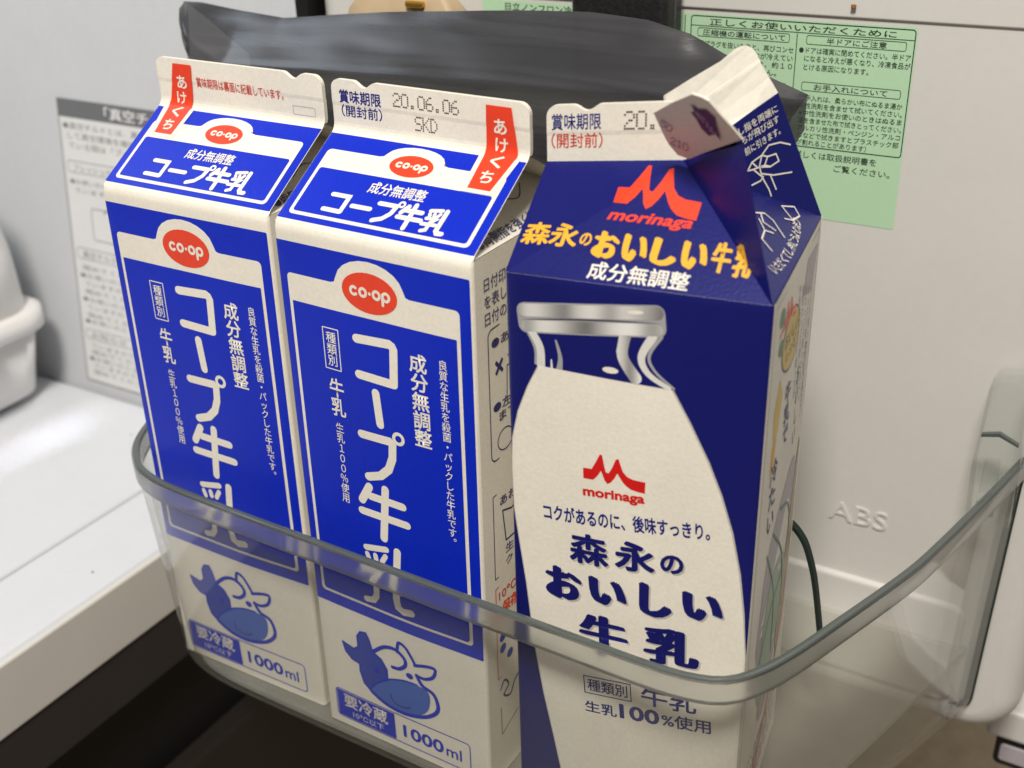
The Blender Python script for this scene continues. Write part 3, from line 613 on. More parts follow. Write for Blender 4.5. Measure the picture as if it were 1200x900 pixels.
# ------------------------------------------------------------------ the opened navy carton
def navy_carton(loc, yaw):
    root = empty('milk_carton', loc, (0, 0, yaw)); tag(root, 'opened navy blue milk carton with white bottle picture, right of the others', 'milk carton')
    fn = std_map(1.8, 0.6); S = Sheet(fn, US, [v for v in VS if v <= HB])
    body = make_body(root, fn)
    V1 = Vector((69.6, .2, HB-.6)); S1 = Vector((57.4, 12, 227.5)); R0 = Vector((38.5, 30, 217.0)); L0 = Vector((0, .4, HB)); RL = Vector((0, RY, HB+RD)); V2 = Vector((69.8, 69.4, HB))
    T1 = Vector((56.4, 59.9, 228.9)); T0 = Vector((47.4, 45.6, 222.8)); MID = Vector((52.7, 48.4, 204.8))
    # front roof: two facets meeting at a pushed-in crease
    U = dict(L0=(0, HB), V1=(70, HB), RL=(0, HB+SL), R0=(38, HB+SL+1.2), S1=(70, HB+SL+2))
    TR = [((U['L0'], U['V1'], U['R0']), (L0, V1, R0)), ((U['L0'], U['R0'], U['RL']), (L0, R0, RL)), ((U['V1'], U['S1'], U['R0']), (V1, S1, R0))]
    def bary(p, t):
        (x1, y1), (x2, y2), (x3, y3) = t; d = (y2-y3)*(x1-x3)+(x3-x2)*(y1-y3)
        a = ((y2-y3)*(p[0]-x3)+(x3-x2)*(p[1]-y3))/d; b = ((y3-y1)*(p[0]-x3)+(x1-x3)*(p[1]-y3))/d
        return a, b, 1-a-b
    def rmap(u, v, off):
        best = None
        for t, P in TR:
            w = bary((u, v), t); q = min(w)
            if best is None or q > best[0]+1e-6: best = (q, w, P)
        q, w, P = best; n = (P[1]-P[0]).cross(P[2]-P[0]).normalized()
        if n.y > 0: n = -n
        return P[0]*w[0]+P[1]*w[1]+P[2]*w[2]+n*off
    R = Sheet(rmap, [], [], [(U['V1'], U['R0']), (U['L0'], U['R0'])])
    roof = tri_part('roof_panel', [L0, V1, R0, RL, S1], [(0, 1, 2), (0, 2, 3), (1, 4, 2)], root, NAVY)
    tri_part('roof_panel', [(0, WD, HB), V2, T1, (40, RY+4, 216.5), (0, RY+1.6, HB+RD)], [(0, 1, 2, 3), (0, 3, 4)], root, NAVY)
    gable(root, -1)
    gb = tri_part('gable', [T0, T1, V2, MID, V1, S1], [(0, 1, 2, 3), (3, 2, 4), (0, 3, 4, 5)], root, NAVY); gb['label'] = 'pulled out spout side printed with hand drawings'
    # fins
    TOPV = 15.3
    F = Sheet(lambda u, v, o: Vector((u, RY-(RY-30)*u/38-o-.15*max(0, min(1, (v-7)/1.2)), HB+RD+v+4.0*u/38)), [5*i for i in range(1, 9)], [7, 8.2])
    fin = fin_part('top_fin', F, fin_outline((11.8, 4.0, 1.7), TOPV, .1, 39.5, 0, 3.0, .3), root)
    F.put('printed_lettering', text('賞味期限', 1.6, 8.6, 15.8, 13.0, .012), 1, NAVYINK, fin); F.put('printed_lettering', text('（開封前）', 1.4, 3.6, 16.2, 7.8, .010), 1, REDTXT, fin)
    F.put('printed_lettering', dotted('20.', 22.4, 8.6, 31.5, 13.0), 1, GREYINK, fin)
    # folded lip of the spout
    LIP = [Vector(q) for q in ((33.6, 17.5, 231.6), (39.6, 12.0, 235.8), (45.7, 6.9, 239.4), (48.0, 6.3, 239.1), (50.0, 6.1, 238.4), (51.5, 7.0, 236.6), (53.1, 8.2, 234.3), (55.1, 9.8, 231.4), (57.1, 11.6, 228.2), (51.8, 16.0, 225.1), (46.3, 20.7, 221.8), (41.0, 25.3, 218.4), (38.0, 25.7, 219.2), (36.2, 24.2, 222.1), (34.9, 20.9, 226.7))]
    def plane_sheet(O, X, Y, lift, neg):
        ex = (X-O).normalized(); n = ex.cross(Y-O).normalized()
        if n.dot(neg) < 0: n = -n
        ey = n.cross(ex)
        return Sheet(lambda u, v, o: O+ex*u+ey*v+n*(o+lift)), ex, ey, n
    LS, lex, ley, ln = plane_sheet(LIP[0], LIP[8], LIP[2], .06, Vector((0, -1, 0)))
    bm = bmesh.new(); f = bm.faces.new([bm.verts.new(p) for p in LIP]); bm.normal_update()
    if f.normal.dot(ln) < 0: f.normal_flip()
    a_, b_ = LIP[0]+lex*3.56-ley*7.11, LIP[0]+lex*14.83+ley*4.14
    bmesh.ops.bisect_plane(bm, geom=bm.verts[:]+bm.edges[:]+bm.faces[:], plane_co=a_, plane_no=(b_-a_).cross(ln))
    cn = (b_-a_).cross(ln).normalized()
    for v in bm.verts:
        if abs((v.co-a_).dot(cn)) < .01: v.co += ln*.0
        v.co -= ln*.05*abs((v.co-a_).dot(cn))
    ext = bmesh.ops.extrude_face_region(bm, geom=bm.faces[:]); bmesh.ops.translate(bm, vec=-ln*.5, verts=[e for e in ext['geom'] if isinstance(e, bmesh.types.BMVert)])
    bmesh.ops.recalc_face_normals(bm, faces=bm.faces)
    lip = bm_obj('spout_lip', bm, PAPER, root, False, .001); lip['label'] = 'folded over lip with a dark purple arrow mark'
    LS.put('printed_arrow', poly([(12.31, 8.95), (14.21, 7.68), (16.40, 8.57), (18.57, 6.54), (18.39, 3.37), (18.72, -2.36), (17.50, -0.16), (15.57, -1.75), (13.83, 0.29), (13.04, 3.39), (11.86, 5.61), (13.10, 6.51)]), 1, PURPLE, lip, False)
    for c_, (x_, y_) in zip('あけくち', ((14.0, 5.6), (15.2, 4.2), (16.2, 2.4), (17.0, .6))): LS.put('printed_lettering', text(c_, x_-.8, y_-1.1, x_+.8, y_+1.1, .01, rot=35), 2, LILAC, lip, False)
    LS.put('printed_lettering', rotate(dotted('50', 1.6, -4.6, 4.8, -1.8), -30, (3.2, -3.2)), 1, GREYINK, lip, False); LS.put('printed_lettering', rotate(dotted('210', 3.4, -10.8, 8.2, -7.8), -12), 1, GREYINK, lip, False)
    # back fin standing behind the spout
    BF = [Vector(q) for q in ((32.1, 34.0, 232.5), (37.1, 41.7, 235.5), (42.9, 50.4, 238.7), (45.4, 54.8, 241.0), (46.5, 56.4, 241.5), (47.8, 57.8, 241.3), (49.1, 58.7, 240.4), (50.3, 59.1, 238.8), (51.3, 58.9, 236.7), (53.8, 59.4, 232.9), (56.4, 59.9, 228.9), (51.8, 52.6, 225.9), (47.4, 45.6, 222.8), (42.4, 38.6, 220.6), (35.5, 32.6, 219.4), (33.2, 32.6, 226.0))]
    bn = (BF[10]-BF[0]).cross(BF[4]-BF[0]).normalized(); bn = bn if bn.y < 0 else -bn
    bm = bmesh.new(); f = bm.faces.new([bm.verts.new(p) for p in BF]); bm.normal_update()
    ca, cb_ = Vector((38.8, 39.5, 228.9)), Vector((51.0, 58.7, 236.9)); cn = (cb_-ca).cross(bn).normalized()
    for d_ in (-.9, 0, .5): bmesh.ops.bisect_plane(bm, geom=bm.verts[:]+bm.edges[:]+bm.faces[:], plane_co=ca+cn*d_, plane_no=cn)
    for v in bm.verts:
        q = (v.co-ca).dot(cn)
        if -.1 < q < .6: v.co += bn*.14
    ext = bmesh.ops.extrude_face_region(bm, geom=bm.faces[:]); bmesh.ops.translate(bm, vec=-bn*.9, verts=[e for e in ext['geom'] if isinstance(e, bmesh.types.BMVert)])
    bmesh.ops.recalc_face_normals(bm, faces=bm.faces)
    bm_obj('back_fin', bm, pm('crumpled_paperboard', (0.80, 0.765, 0.68), bump=.6, bscale=300), root, False, .001)
    # gable drawings
    G1, _, _, _ = plane_sheet(T0, T1, V2, .12, Vector((1, 0, 0)))
    for s_, (a1, b1), (a2, b2) in (('し指を両端に', (1.3, -3.6), (16.0, -4.4)), ('ちが飛び出す', (1.3, -6.6), (15.4, -7.0)), ('前に引きます。', (1.1, -9.8), (14.6, -10.2))):
        G1.put('printed_lettering', rotate(textb(s_, a1, (b1+b2)/2, a2, 2.4, .008), -3), 1, PAPER, gb, False)
    for q in ([(0.00, -13.76), (2.24, -12.41), (6.14, -12.44), (7.83, -13.83), (6.03, -15.46), (1.95, -14.44), (0, -13.76)], [(7.83, -13.83), (10.88, -14.68), (11.08, -17.01), (7.72, -16.87), (6.03, -15.46)], [(6.14, -12.44), (9.45, -11.24), (13.44, -12.59), (16.49, -15.00)], [(1.95, -14.44), (3.93, -17.80), (4.89, -22.39), (4.94, -24.51)], [(4.23, -17.08), (7.76, -19.56), (14.13, -22.34)], [(6.83, -19.03), (7.20, -23.75)], [(-0.14, -18.11), (3.03, -18.62), (4.39, -18.07)], [(2.24, -12.41), (3.4, -14.6)], [(6.14, -12.44), (4.2, -14.8)], [(3.93, -17.8), (4.2, -15), (7.7, -16.9)]):
        G1.put('printed_drawing', stroke(q, .42), 1+.2*(len(q) % 4), PAPER, gb, False)
    G2, _, _, _ = plane_sheet(MID, V2, V1, .12, Vector((1, 0, .5)))
    for q in ([(11.12, -2.73), (17.52, 0.19-.9), (17.44, -4.54), (12.72, -7.93), (11.12, -2.73)], [(-3.47, -10.60), (0.50, -9.41), (2.71, -11.43), (3.53, -17.77)], [(-3.78, -13.14), (-4.09, -17.62), (-0.80, -17.59)], [(-4.09, -17.62), (-7.62, -22.01), (-6.08, -25.93)], [(-1.5, -10.2), (-2.6, -14), (1, -16)], [(12.72, -7.93), (9, -8.6)]): G2.put('printed_drawing', stroke(q, .5), 1+.2*(len(q) % 4), PAPER, gb, False)
    ap = smooth_path([(14.20, -7.98), (10.38, -13.82), (5.29, -19.91), (-0.80, -26.14), (-7.29, -31.78), (-13.44, -36.17)], 4); arc = []
    for i, c in enumerate('つまむように押してください'):
        t_ = i/13*(len(ap)-2); k_ = int(t_); x_ = ap[k_][0]+(ap[k_+1][0]-ap[k_][0])*(t_-k_); y_ = ap[k_][1]+(ap[k_+1][1]-ap[k_][1])*(t_-k_); arc.append(text(c, x_-1.2, y_-1.5, x_+1.2, y_+1.5, .006, rot=40))
    G2.put('printed_lettering', merge(arc), 1, PAPER, gb, False)
    # roof print
    M = [(315, 697), (345, 697), (360, 670), (375, 640), (383, 642), (390, 680), (395, 700), (405, 703), (418, 680), (430, 650), (440, 645), (446, 665), (455, 690), (470, 705), (490, 712), (532, 715), (530, 755), (505, 753), (480, 748), (462, 736), (450, 722), (435, 698), (425, 718), (412, 735), (400, 742), (390, 730), (385, 715), (378, 698), (366, 718), (350, 735), (315, 735)]
    def mlogo(u0, v0, u1, v1): return poly([(u0+(x-315)/217*(u1-u0), v1-(y-640)/115*(v1-v0)) for x, y in M])
    R.put('emblem', mlogo(23.0, 213.6, 46.0, 229.2), 1, RED, roof); R.put('emblem_lettering', text('morinaga', 22.6, 210.0, 45.2, 214.2, .03, shear=.25), 1.4, RED, roof)
    R.put('printed_lettering', text('森永', 1.0, 201.4, 16.6, 208.8, .03), 1, GOLD, roof); R.put('printed_lettering', text('の', 17.2, 202.6, 20.4, 206.4, .03), 1, GOLD, roof)
    for i, c in enumerate('おいしい'):
        R.put('printed_lettering', text(c, 21.0+i*7.8, 199.6, 28.0+i*7.8, 207.6, (.085, -18)), 1, GOLD, roof)
    R.put('printed_lettering', text('牛', 52.2, 199.6, 57.2, 208.4, (.06, -8)), 1, GOLD, roof); R.put('printed_lettering', text('乳', 57.8, 199.0, 62.6, 208.2, (.06, -8)), 1, GOLD, roof)
    R.put('printed_lettering', text('成分無調整', 22.0, 193.4, 48.4, 198.6, .018), 1, PAPER, roof)
    # body print
    S.put('navy_panel', poly([(.05, .3), (69.9, .3), (69.9, HB-.05), (.05, HB-.05)]), 1, NAVY, body)
    left = [(9.3, 166.9), (6.0, 160), (3.0, 152), (1.0, 143), (.35, 133), (.9, 120), (2.6, 107), (4.2, 95), (6.5, 72), (9.2, 54), (12.3, 37.5), (15, 22), (18, .6)]
    right = [(69.8, .6), (69.8, 84), (68.2, 100), (66.4, 113), (63.6, 126), (60.1, 137), (56.2, 146.5), (50.6, 157.5), (45.9, 165.8)]
    S.put('bottle_outline', poly([(x-.35, y) for x, y in left]+[(69.85, .5), (69.85, 85.6)]+[(x+.45, y+.2) for x, y in right[2:]]), 1.6, SHADOWGREY, body)
    S.put('milk_shape', poly(left+right), 2.4, PAPER, body)
    # bottle rim and neck, tilted like the drawing
    def T(sh_): return rotate(sh_, 6.4, (23.5, 182))
    rim = S.put('bottle_rim', T(poly(rrect_pts(3.3, 177.9, 43.7, 186.6, 2.4))), 2, SILV, body)
    S.put('rim_highlight', T(poly(rrect_pts(3.7, 182.6, 43.3, 186.2, 1.7))), 2.6, metal_ramp('print_rim_upper', ((0, .25), (.08, .8), (.2, .55), (.32, .12), (.4, .5), (.52, .85), (.63, .2), (.72, .75), (.85, .45), (1, .1))), rim)
    S.put('rim_highlight', T(poly(rrect_pts(4.2, 178.3, 42.8, 181.6, 1.5))), 2.6, metal_ramp('print_rim_lower', ((0, .7), (.07, .2), (.16, .85), (.3, .6), (.45, .08), (.55, .3), (.68, .8), (.8, .85), (.9, .2), (1, .6))), rim)
    S.put('rim_highlight', T(poly([(4, 181.7), (16, 181.95), (30, 181.95), (43, 181.7), (30, 182.4), (16, 182.4)])), 3, SILVD, rim)
    S.put('rim_highlight', T(ell(36, 184.6, 2.2, .55, 14)), 3.2, PAPER, rim)
    for pts, w, w1, m_ in (([(6.8, 177.4), (9.6, 172.5), (9.9, 167.2)], 2.0, 2.4, SILVL), ([(5.6, 177.2), (8.2, 172.0), (8.4, 167.4)], .7, .8, SILV), ([(40.4, 180.0), (37.6, 174.0), (39.6, 169.5), (45.2, 166.2)], 2.4, 1.2, SILVL), ([(42.6, 180.2), (39.6, 174.6), (41.4, 170.4), (46.4, 166.4)], 1.0, .6, SILV), ([(33.4, 179.4), (32.6, 173.5), (36.2, 167.8)], 2.6, 3.4, metal_ramp('print_neck', ((0, .75), (.3, .55), (.55, .2), (.8, .5), (1, .85)), .031, .0375)), ([(31.9, 179.4), (31.2, 174.5)], .6, .6, SILVL), ([(14.2, 175.0), (15.4, 170.5), (15.2, 166.8)], .5, 1.8, SILV), ([(12.9, 169.2), (13.0, 166.8)], .4, .7, SILVL)):
        S.put('neck_highlight', stroke(pts, w, len(pts) > 2, True, w1), 2+.1*(hash(w) % 3), m_, body)
    S.put('neck_highlight', ell(29.4, 169.0, 2.2, .9, 16), 2.4, PAPER, body)
    S.put('emblem', rotate(mlogo(22.1, 133.6, 39.8, 143.6), 1.5), 3, CRIM, body); S.put('emblem_lettering', text('morinaga', 22.1, 129.2, 39.8, 133.0, .04, rot=3), 3.4, CRIM, body)
    S.put('printed_lettering', text('コクがあるのに、後味すっきり。', 10.0, 120.6, 58.0, 126.0, .026, rot=4.6), 3, NAVYINK, body)
    INK = NAVY
    def big(c, cu, cv, w, h, b=.05):
        S.put('lettering_shadow', text(c, cu-w/2+.5, cv-h/2-.5, cu+w/2+.5, cv+h/2-.5, b, rot=2), 2.8, SHADOWGREY, body); S.put('printed_lettering', text(c, cu-w/2, cv-h/2, cu+w/2, cv+h/2, b, rot=2), 3.4, INK, body)
    big('森', 23.9, 111.9, 11.8, 10.4, .035); big('永', 37.4, 112.7, 11.6, 9.8, .04); big('の', 48.0, 112.6, 6.6, 6.2, .04)
    for c, u_, v_ in (('お', 16.1, 98.0), ('い', 29.7, 98.6), ('し', 43.8, 99.3), ('い', 57.1, 100.1)): big(c, u_, v_, 11.6 if c != 'し' else 9.6, 11.4 if c != 'い' else 9.4, (.085, -18))
    big('牛', 28.5, 83.4, 15.2, 12.6, (.068, -8)); big('乳', 48.8, 84.0, 16.4, 13.2, (.06, -8))
    S.put('printed_frame', rotate(rframe(22.4, 59.6, 37.4, 66.4, .2, .35), 4), 3, NAVYINK, body); S.put('printed_lettering', text('種類別', 23.6, 60.8, 36.2, 65.4, .012, rot=4), 3, NAVYINK, body)
    S.put('printed_lettering', text('牛乳', 40.4, 60.6, 57.0, 68.0, .02, rot=3), 3, NAVYINK, body)
    S.put('printed_lettering', text('生乳', 22.8, 52.2, 33.0, 56.6, .02, rot=4), 3, NAVYINK, body); S.put('printed_lettering', text('100', 33.8, 53.2, 46.2, 58.8, .03, rot=4), 3, NAVYINK, body); S.put('printed_lettering', text('%使用', 46.8, 54.2, 61.6, 59.4, .02, rot=4), 3, NAVYINK, body)
    # right side: recipe-like colour panel
    S.put('side_frame', rframe(72, 2, 138, 190, 1, .3), 1, SILV, body)
    S.put('side_emblem', mlogo(84, 178, 101, 186), 1.4, RED, body); S.put('leaf', ell(81.5, 184, 3.4, 2.6, 14), 1.4, LEAF, body); S.put('leaf', ell(82, 175.5, 3.2, 2.2, 14), 1.4, LEAF, body)
    S.put('printed_frame', poly([(79, 179), (88, 180.2), (88, 181), (79, 179.8)]), 1.4, RED, body)
    S.put('seal_patch', ell(96, 172.5, 12.5, 8.6, 26), 1.2, LINEINK, body); S.put('seal_patch', ell(96, 172.5, 11.8, 8, 26), 1.5, YELLOW, body)
    S.put('printed_lettering', merge([text('おいしい', 87, 172.4, 105, 176.4), text('レシピ', 89, 168.2, 103, 171.6)]), 2, NAVYINK, body)
    S.put('corner_patch', poly([(112, 178), (130, 174), (136, 186), (118, 187)]), 1.2, LILAC, body)
    S.put('printed_drawing', poly([(79, 158), (84, 166), (88, 160), (85, 150), (80, 148)]), 1.2, YELLOW, body); S.put('printed_drawing', poly([(79.5, 147), (84, 149), (82, 140), (79, 138)]), 1.2, GOLD, body)
    S.put('printed_lettering', vtext('牛乳で', 96, 160, 140, 8.6, .01), 1.4, LINEINK, body); S.put('printed_lettering', vtext('冷たい', 84, 142, 118, 8.8, .01), 1.4, LINEINK, body); S.put('printed_lettering', vtext('おいしい', 112, 158, 132, 6.4), 1.4, LINEINK, body); S.put('printed_lettering', vtext('つくろう', 126, 160, 134, 5.4), 1.4, LINEINK, body)
    S.put('printed_drawing', poly(smooth_path([(80, 78), (84, 106), (96, 120), (116, 126), (128, 112), (134, 88), (126, 70), (104, 58), (86, 62)])), 1.2, LILAC, body)
    S.put('printed_drawing', poly(smooth_path([(84, 60), (90, 92), (102, 98), (116, 90), (118, 66), (104, 50), (90, 50)])), 1.7, PALEGREEN, body)
    S.put('printed_drawing', poly(smooth_path([(112, 60), (118, 96), (126, 118), (133, 122), (134, 84), (130, 58), (120, 48)])), 2.1, BROWN, body)
    for q in ([(84, 110), (98, 88), (104, 62)], [(90, 114), (108, 96), (118, 70)], [(98, 118), (114, 110), (126, 88)], [(86, 70), (96, 84), (112, 88)]): S.put('printed_drawing', stroke(q, .9, True), 2.4+.1*(len(q) % 3), LEAF, body)
    S.put('printed_drawing', stroke([(96, 18), (112, 40), (124, 60), (130, 76)], 2.6, True), 2.7, PINK, body)
    for i in range(5): S.put('printed_lettering', vtext('牛乳をたっぷり使ったおいしいレシピ'[i:i+11], 106+i*5.6, 184-i*2, 150-i*3, 3.2), 2.2, LINEINK, body)
    for i in range(4): S.put('printed_lettering', textb('つくり方は牛乳をそそぐ'[i:], 82, 30-i*6, 132, 3.6), 1.6, LINEINK, body)
    S.put('printed_drawing', ell(98, 46, 7, 6, 20), 2.2, LILAC, body); S.put('printed_drawing', ring(104, 24, 10, 9, 1.2), 2.2, PINK, body)
    return root
navy_carton((0.0824, -0.0041, 0), 0.1409)

# ------------------------------------------------------------------ clear door pocket
def resample(P, n, k=14):
    Q = smooth_path(P, k); d = [0]
    for a, b in zip(Q, Q[1:]): d.append(d[-1]+math.dist(a, b))
    out = []; j = 0
    for i in range(n):
        t = d[-1]*i/(n-1)
        while j < len(d)-2 and d[j+1] < t: j += 1
        f = (t-d[j])/max(1e-9, d[j+1]-d[j]); out.append(tuple(a+(b-a)*f for a, b in zip(Q[j], Q[j+1])))
    return out
NP = 150
TOPP = resample([(-106, 151), (-105.5, 100), (-105, 60), (-103, 34), (-99, 21), (-91, 8), (-80, -1.5), (-70, -5.6), (-58, -7.6), (-30, -9), (0, -9.8), (40, -10.8), (70, -11.6), (110, -12.4), (128, -12.8), (141, -12), (151, -8.6), (158, -.5), (164, 12), (170, 28.5), (182, 63), (187.5, 84), (194, 114), (201, 148), (201.6, 151)], NP)
BOTP = resample([(-90, 151), (-89.5, 100), (-89, 55), (-87.5, 30), (-84, 14), (-77, 3), (-67, -3), (-52, -6), (-25, -7), (20, -7.4), (70, -8), (108, -8.4), (124, -7.8), (136, -4), (146, 3.5), (155, 15), (163.5, 33), (172.5, 58), (183, 93), (192, 126), (198.8, 151)], NP)
pk = empty('door_pocket', (0.05, 0.06, -0.003)); tag(pk, 'clear plastic door pocket with thick rail holding the milk cartons', 'door pocket')
OFF = Vector((50, 60, -3))
def nrm2(P, i):
    a, b = P[max(0, i-1)], P[min(len(P)-1, i+1)]; t = Vector((b[0]-a[0], b[1]-a[1])).normalized(); return Vector((t.y, -t.x))   # outward
def botz(i):
    y = BOTP[i][1]; right = BOTP[i][0] > 120
    return -3.5-27*max(0, min(1, (y-5)/140))**.8 if right else -3.5
def wall_pt(i, t, inner):
    a = Vector(TOPP[i]); b = Vector(BOTP[i]); n = nrm2(TOPP, i); zt, zb = 80.6, botz(i)
    z = zt+(zb-zt)*t; p = a+(b-a)*t
    h = z-zb
    if h < 7: p -= n*(7-math.sqrt(max(0, 49-(7-h)**2)))*.8
    if inner: p -= n*2.4
    return Vector((p.x, p.y, z))
TS = [0, .15, .3, .45, .6, .75, .86, .91, .94, .965, .985, 1]
vs, fs = [], []
for inner in (0, 1):
    for t in TS:
        vs += [(wall_pt(i, t, inner)-OFF)*.001 for i in range(NP)]
nT = len(TS)
def vid(inner, r, i): return inner*nT*NP+r*NP+i
for inner in (0, 1):
    for r in range(nT-1):
        for i in range(NP-1): fs.append((vid(inner, r, i), vid(inner, r, i+1), vid(inner, r+1, i+1), vid(inner, r+1, i)))
for i in range(NP-1): fs.append((vid(0, nT-1, i), vid(0, nT-1, i+1), vid(1, nT-1, i+1), vid(1, nT-1, i)))
pydata('wall', vs, fs, ACRYL, pk, smooth=True)
def band(name, sect, m, i0=0, i1=NP, P=TOPP):
    vs, fs = [], []; k = len(sect)
    for i in range(i0, i1):
        n = nrm2(P, i)
        for (o, z) in sect: p = Vector(P[i])+n*o; vs.append((Vector((p.x, p.y, z))-OFF)*.001)
    for i in range(i1-i0-1):
        for j in range(k): fs.append((i*k+j, i*k+(j+1) % k, (i+1)*k+(j+1) % k, (i+1)*k+j))
    fs += [tuple(range(k)), tuple(range((i1-i0-1)*k, (i1-i0)*k))]
    o = pydata(name, vs, fs, m, pk, smooth=True); o.data.set_sharp_from_angle(angle=math.radians(25)); return o
rail = band('rail', [(-2.0, 79.6), (-2.2, 87.2), (-1.6, 87.6), (.5, 87.6), (1.1, 87.2), (1.0, 80.4), (.6, 79.5)], RAILM)
band('rail_top_edge', [(-1.7, 87.62), (-1.6, 88.0), (-1.1, 88.2), (-.1, 88.2), (.4, 88.0), (.6, 87.62)], RIMTOP)
wl = [((wall_pt(0, t, 1)).z, wall_pt(0, t, 1)) for t in (0, 1)]
fp = [(Vector((*((Vector(BOTP[i])-nrm2(BOTP, i)*5.0)), -.4))-OFF)*.001 for i in range(NP)]
fq = [p-Vector((0, 0, .0022)) for p in fp]
pydata('floor', fp+fq, [tuple(range(NP)), tuple(range(2*NP-1, NP-1, -1))]+[(i, (i+1) % NP, NP+(i+1) % NP, NP+i) for i in range(NP)], FLOORM, pk)
# rear end edge of the right wall and the mounting tab
e = [wall_pt(NP-1, t, 0) for t in TS]
vs = []
for q in e: vs += [(q+Vector((.5, .15, 0))-OFF)*.001, (q+Vector((-2.6, .15, 0))-OFF)*.001, (q+Vector((-2.6, 1.4, 0))-OFF)*.001, (q+Vector((.5, 1.4, 0))-OFF)*.001]
fs = [(4*i+j, 4*i+(j+1) % 4, 4*(i+1)+(j+1) % 4, 4*(i+1)+j) for i in range(len(e)-1) for j in range(4)]+[(0, 1, 2, 3), tuple(4*(len(e)-1)+j for j in range(4))]
pydata('wall_edge', vs, fs, EDGEM, pk)
def xz_prism(name, P, y0, y1, m, parent):
    n = len(P); vs = [(Vector((x, y, z))-OFF)*.001 for y in (y0, y1) for x, z in P]
    return pydata(name, vs, [tuple(range(n)), tuple(range(2*n-1, n-1, -1))]+[(i, (i+1) % n, n+(i+1) % n, n+i) for i in range(n)], m, parent)
TABM = glass_mat('acrylic_tab', (0.972, 0.982, 0.978), 0.012, (0.8, 0.83, 0.82), rough=.05)
tab = xz_prism('mounting_tab', [(187.0, 118.5), (189.0, 121.2), (195.6, 122.2), (198.6, 118), (201, 92), (201, 66), (186.6, 62), (185.6, 86)], 138, 150.6, TABM, pk)
xz_prism('tab_rib', [(187.2, 101.6), (193, 103.2), (199.6, 100.2), (199.6, 99.2), (193, 101.8), (187.2, 100.4)], 136.2, 138, RIMTOP, tab)
xz_prism('tab_hook', [(190.0, 92), (194.6, 93), (195, 80), (189.6, 78.6)], 136.0, 138, TABM, tab)
o = xz_prism('tab_hook', [(189.4, 74), (195.6, 75.6), (195.6, 70), (189.2, 68.6)], 136.0, 138, RIMTOP, tab)

# divider sheet standing behind the front row
dv = empty('pocket_divider', (0.04, 0.078, 0.0)); tag(dv, 'clear divider sheet with dark edge standing behind the cartons', 'divider')
DO = Vector((40, 78, 0))
DP = [(-72, .3), (-72, 60), (-70, 76), (-62, 84), (-50, 86.4)]+[(90, 86.4), (128, 86.4), (139, 85.2), (145, 80), (148.4, 72), (151, 62), (154.6, 42), (155.6, 37)]
DP = DP[:5]+smooth_path(DP[5:], 5)
n_ = len(DP); DP.append((120, .3)); n_ += 1
vs = [(Vector((x, y, z))-DO)*.001 for y in (76.9, 78.7) for x, z in DP]
pydata('sheet', vs, [tuple(range(n_)), tuple(range(2*n_-1, n_-1, -1))], SHEETM, dv)
ED = []; n_ -= 1
for i in range(n_):
    a, b = DP[max(0, i-1)], DP[min(n_-1, i+1)]; t_ = Vector((b[0]-a[0], b[1]-a[1])).normalized(); nx_ = Vector((-t_.y, t_.x))
    for y, o_ in ((76.4, .6), (79.2, .6), (79.2, -.7), (76.4, -.7)): ED.append((Vector((DP[i][0]+nx_.x*o_, y, DP[i][1]+nx_.y*o_))-DO)*.001)
pydata('edge', ED, [(4*i+k, 4*i+(k+1) % 4, 4*(i+1)+(k+1) % 4, 4*(i+1)+k) for i in range(n_-1) for k in range(4)]+[(0, 1, 2, 3), tuple(4*(n_-1)+k for k in range(4))], EDGEM, dv)

# ------------------------------------------------------------------ grey zip bag and the two packs behind it
BAGM = mat('grey_pouch_film', (0.07, 0.07, 0.078), rough=0.26, spec=0.5, var=0.10, bump=0.2, bscale=50)
def streaks(m, base):
    nt = m.node_tree; b = nt.nodes['Principled BSDF']; tc = nt.nodes.new('ShaderNodeTexCoord'); mp = nt.nodes.new('ShaderNodeMapping'); mp.inputs['Scale'].default_value = (9, 60, 190)
    w = nt.nodes.new('ShaderNodeTexNoise'); w.inputs['Scale'].default_value = 1; w.inputs['Detail'].default_value = 6; w.inputs['Distortion'].default_value = 1.2
    nt.links.new(tc.outputs['Object'], mp.inputs[0]); nt.links.new(mp.outputs[0], w.inputs['Vector'])
    r = nt.nodes.new('ShaderNodeMapRange'); r.inputs[1].default_value = .3; r.inputs[2].default_value = .72; r.inputs[3].default_value = .82; r.inputs[4].default_value = 1.35
    nt.links.new(w.outputs[0], r.inputs[0]); sc = nt.nodes.new('ShaderNodeVectorMath'); sc.operation = 'SCALE'; sc.inputs[0].default_value = base
    nt.links.new(r.outputs[0], sc.inputs['Scale']); nt.links.new(sc.outputs[0], b.inputs['Base Color'])
    bp = nt.nodes.new('ShaderNodeBump'); bp.inputs['Strength'].default_value = .25; bp.inputs['Distance'].default_value = .0006; nt.links.new(w.outputs[0], bp.inputs['Height']); nt.links.new(bp.outputs[0], b.inputs['Normal'])
streaks(BAGM, (0.042, 0.042, 0.047))
nt = BAGM.node_tree; _tr = nt.nodes.new('ShaderNodeBsdfTransparent'); _tr.inputs[0].default_value = (.8, .8, .84, 1); _mx = nt.nodes.new('ShaderNodeMixShader'); _mx.inputs[0].default_value = .10
nt.links.new(nt.nodes['Principled BSDF'].outputs[0], _mx.inputs[1]); nt.links.new(_tr.outputs[0], _mx.inputs[2]); nt.links.new(_mx.outputs[0], nt.nodes['Material Output'].inputs[0])
bag = empty('zip_bag', (0.01, 0.095, 0.0)); tag(bag, 'dark grey plastic zip bag standing behind the cartons', 'plastic bag')
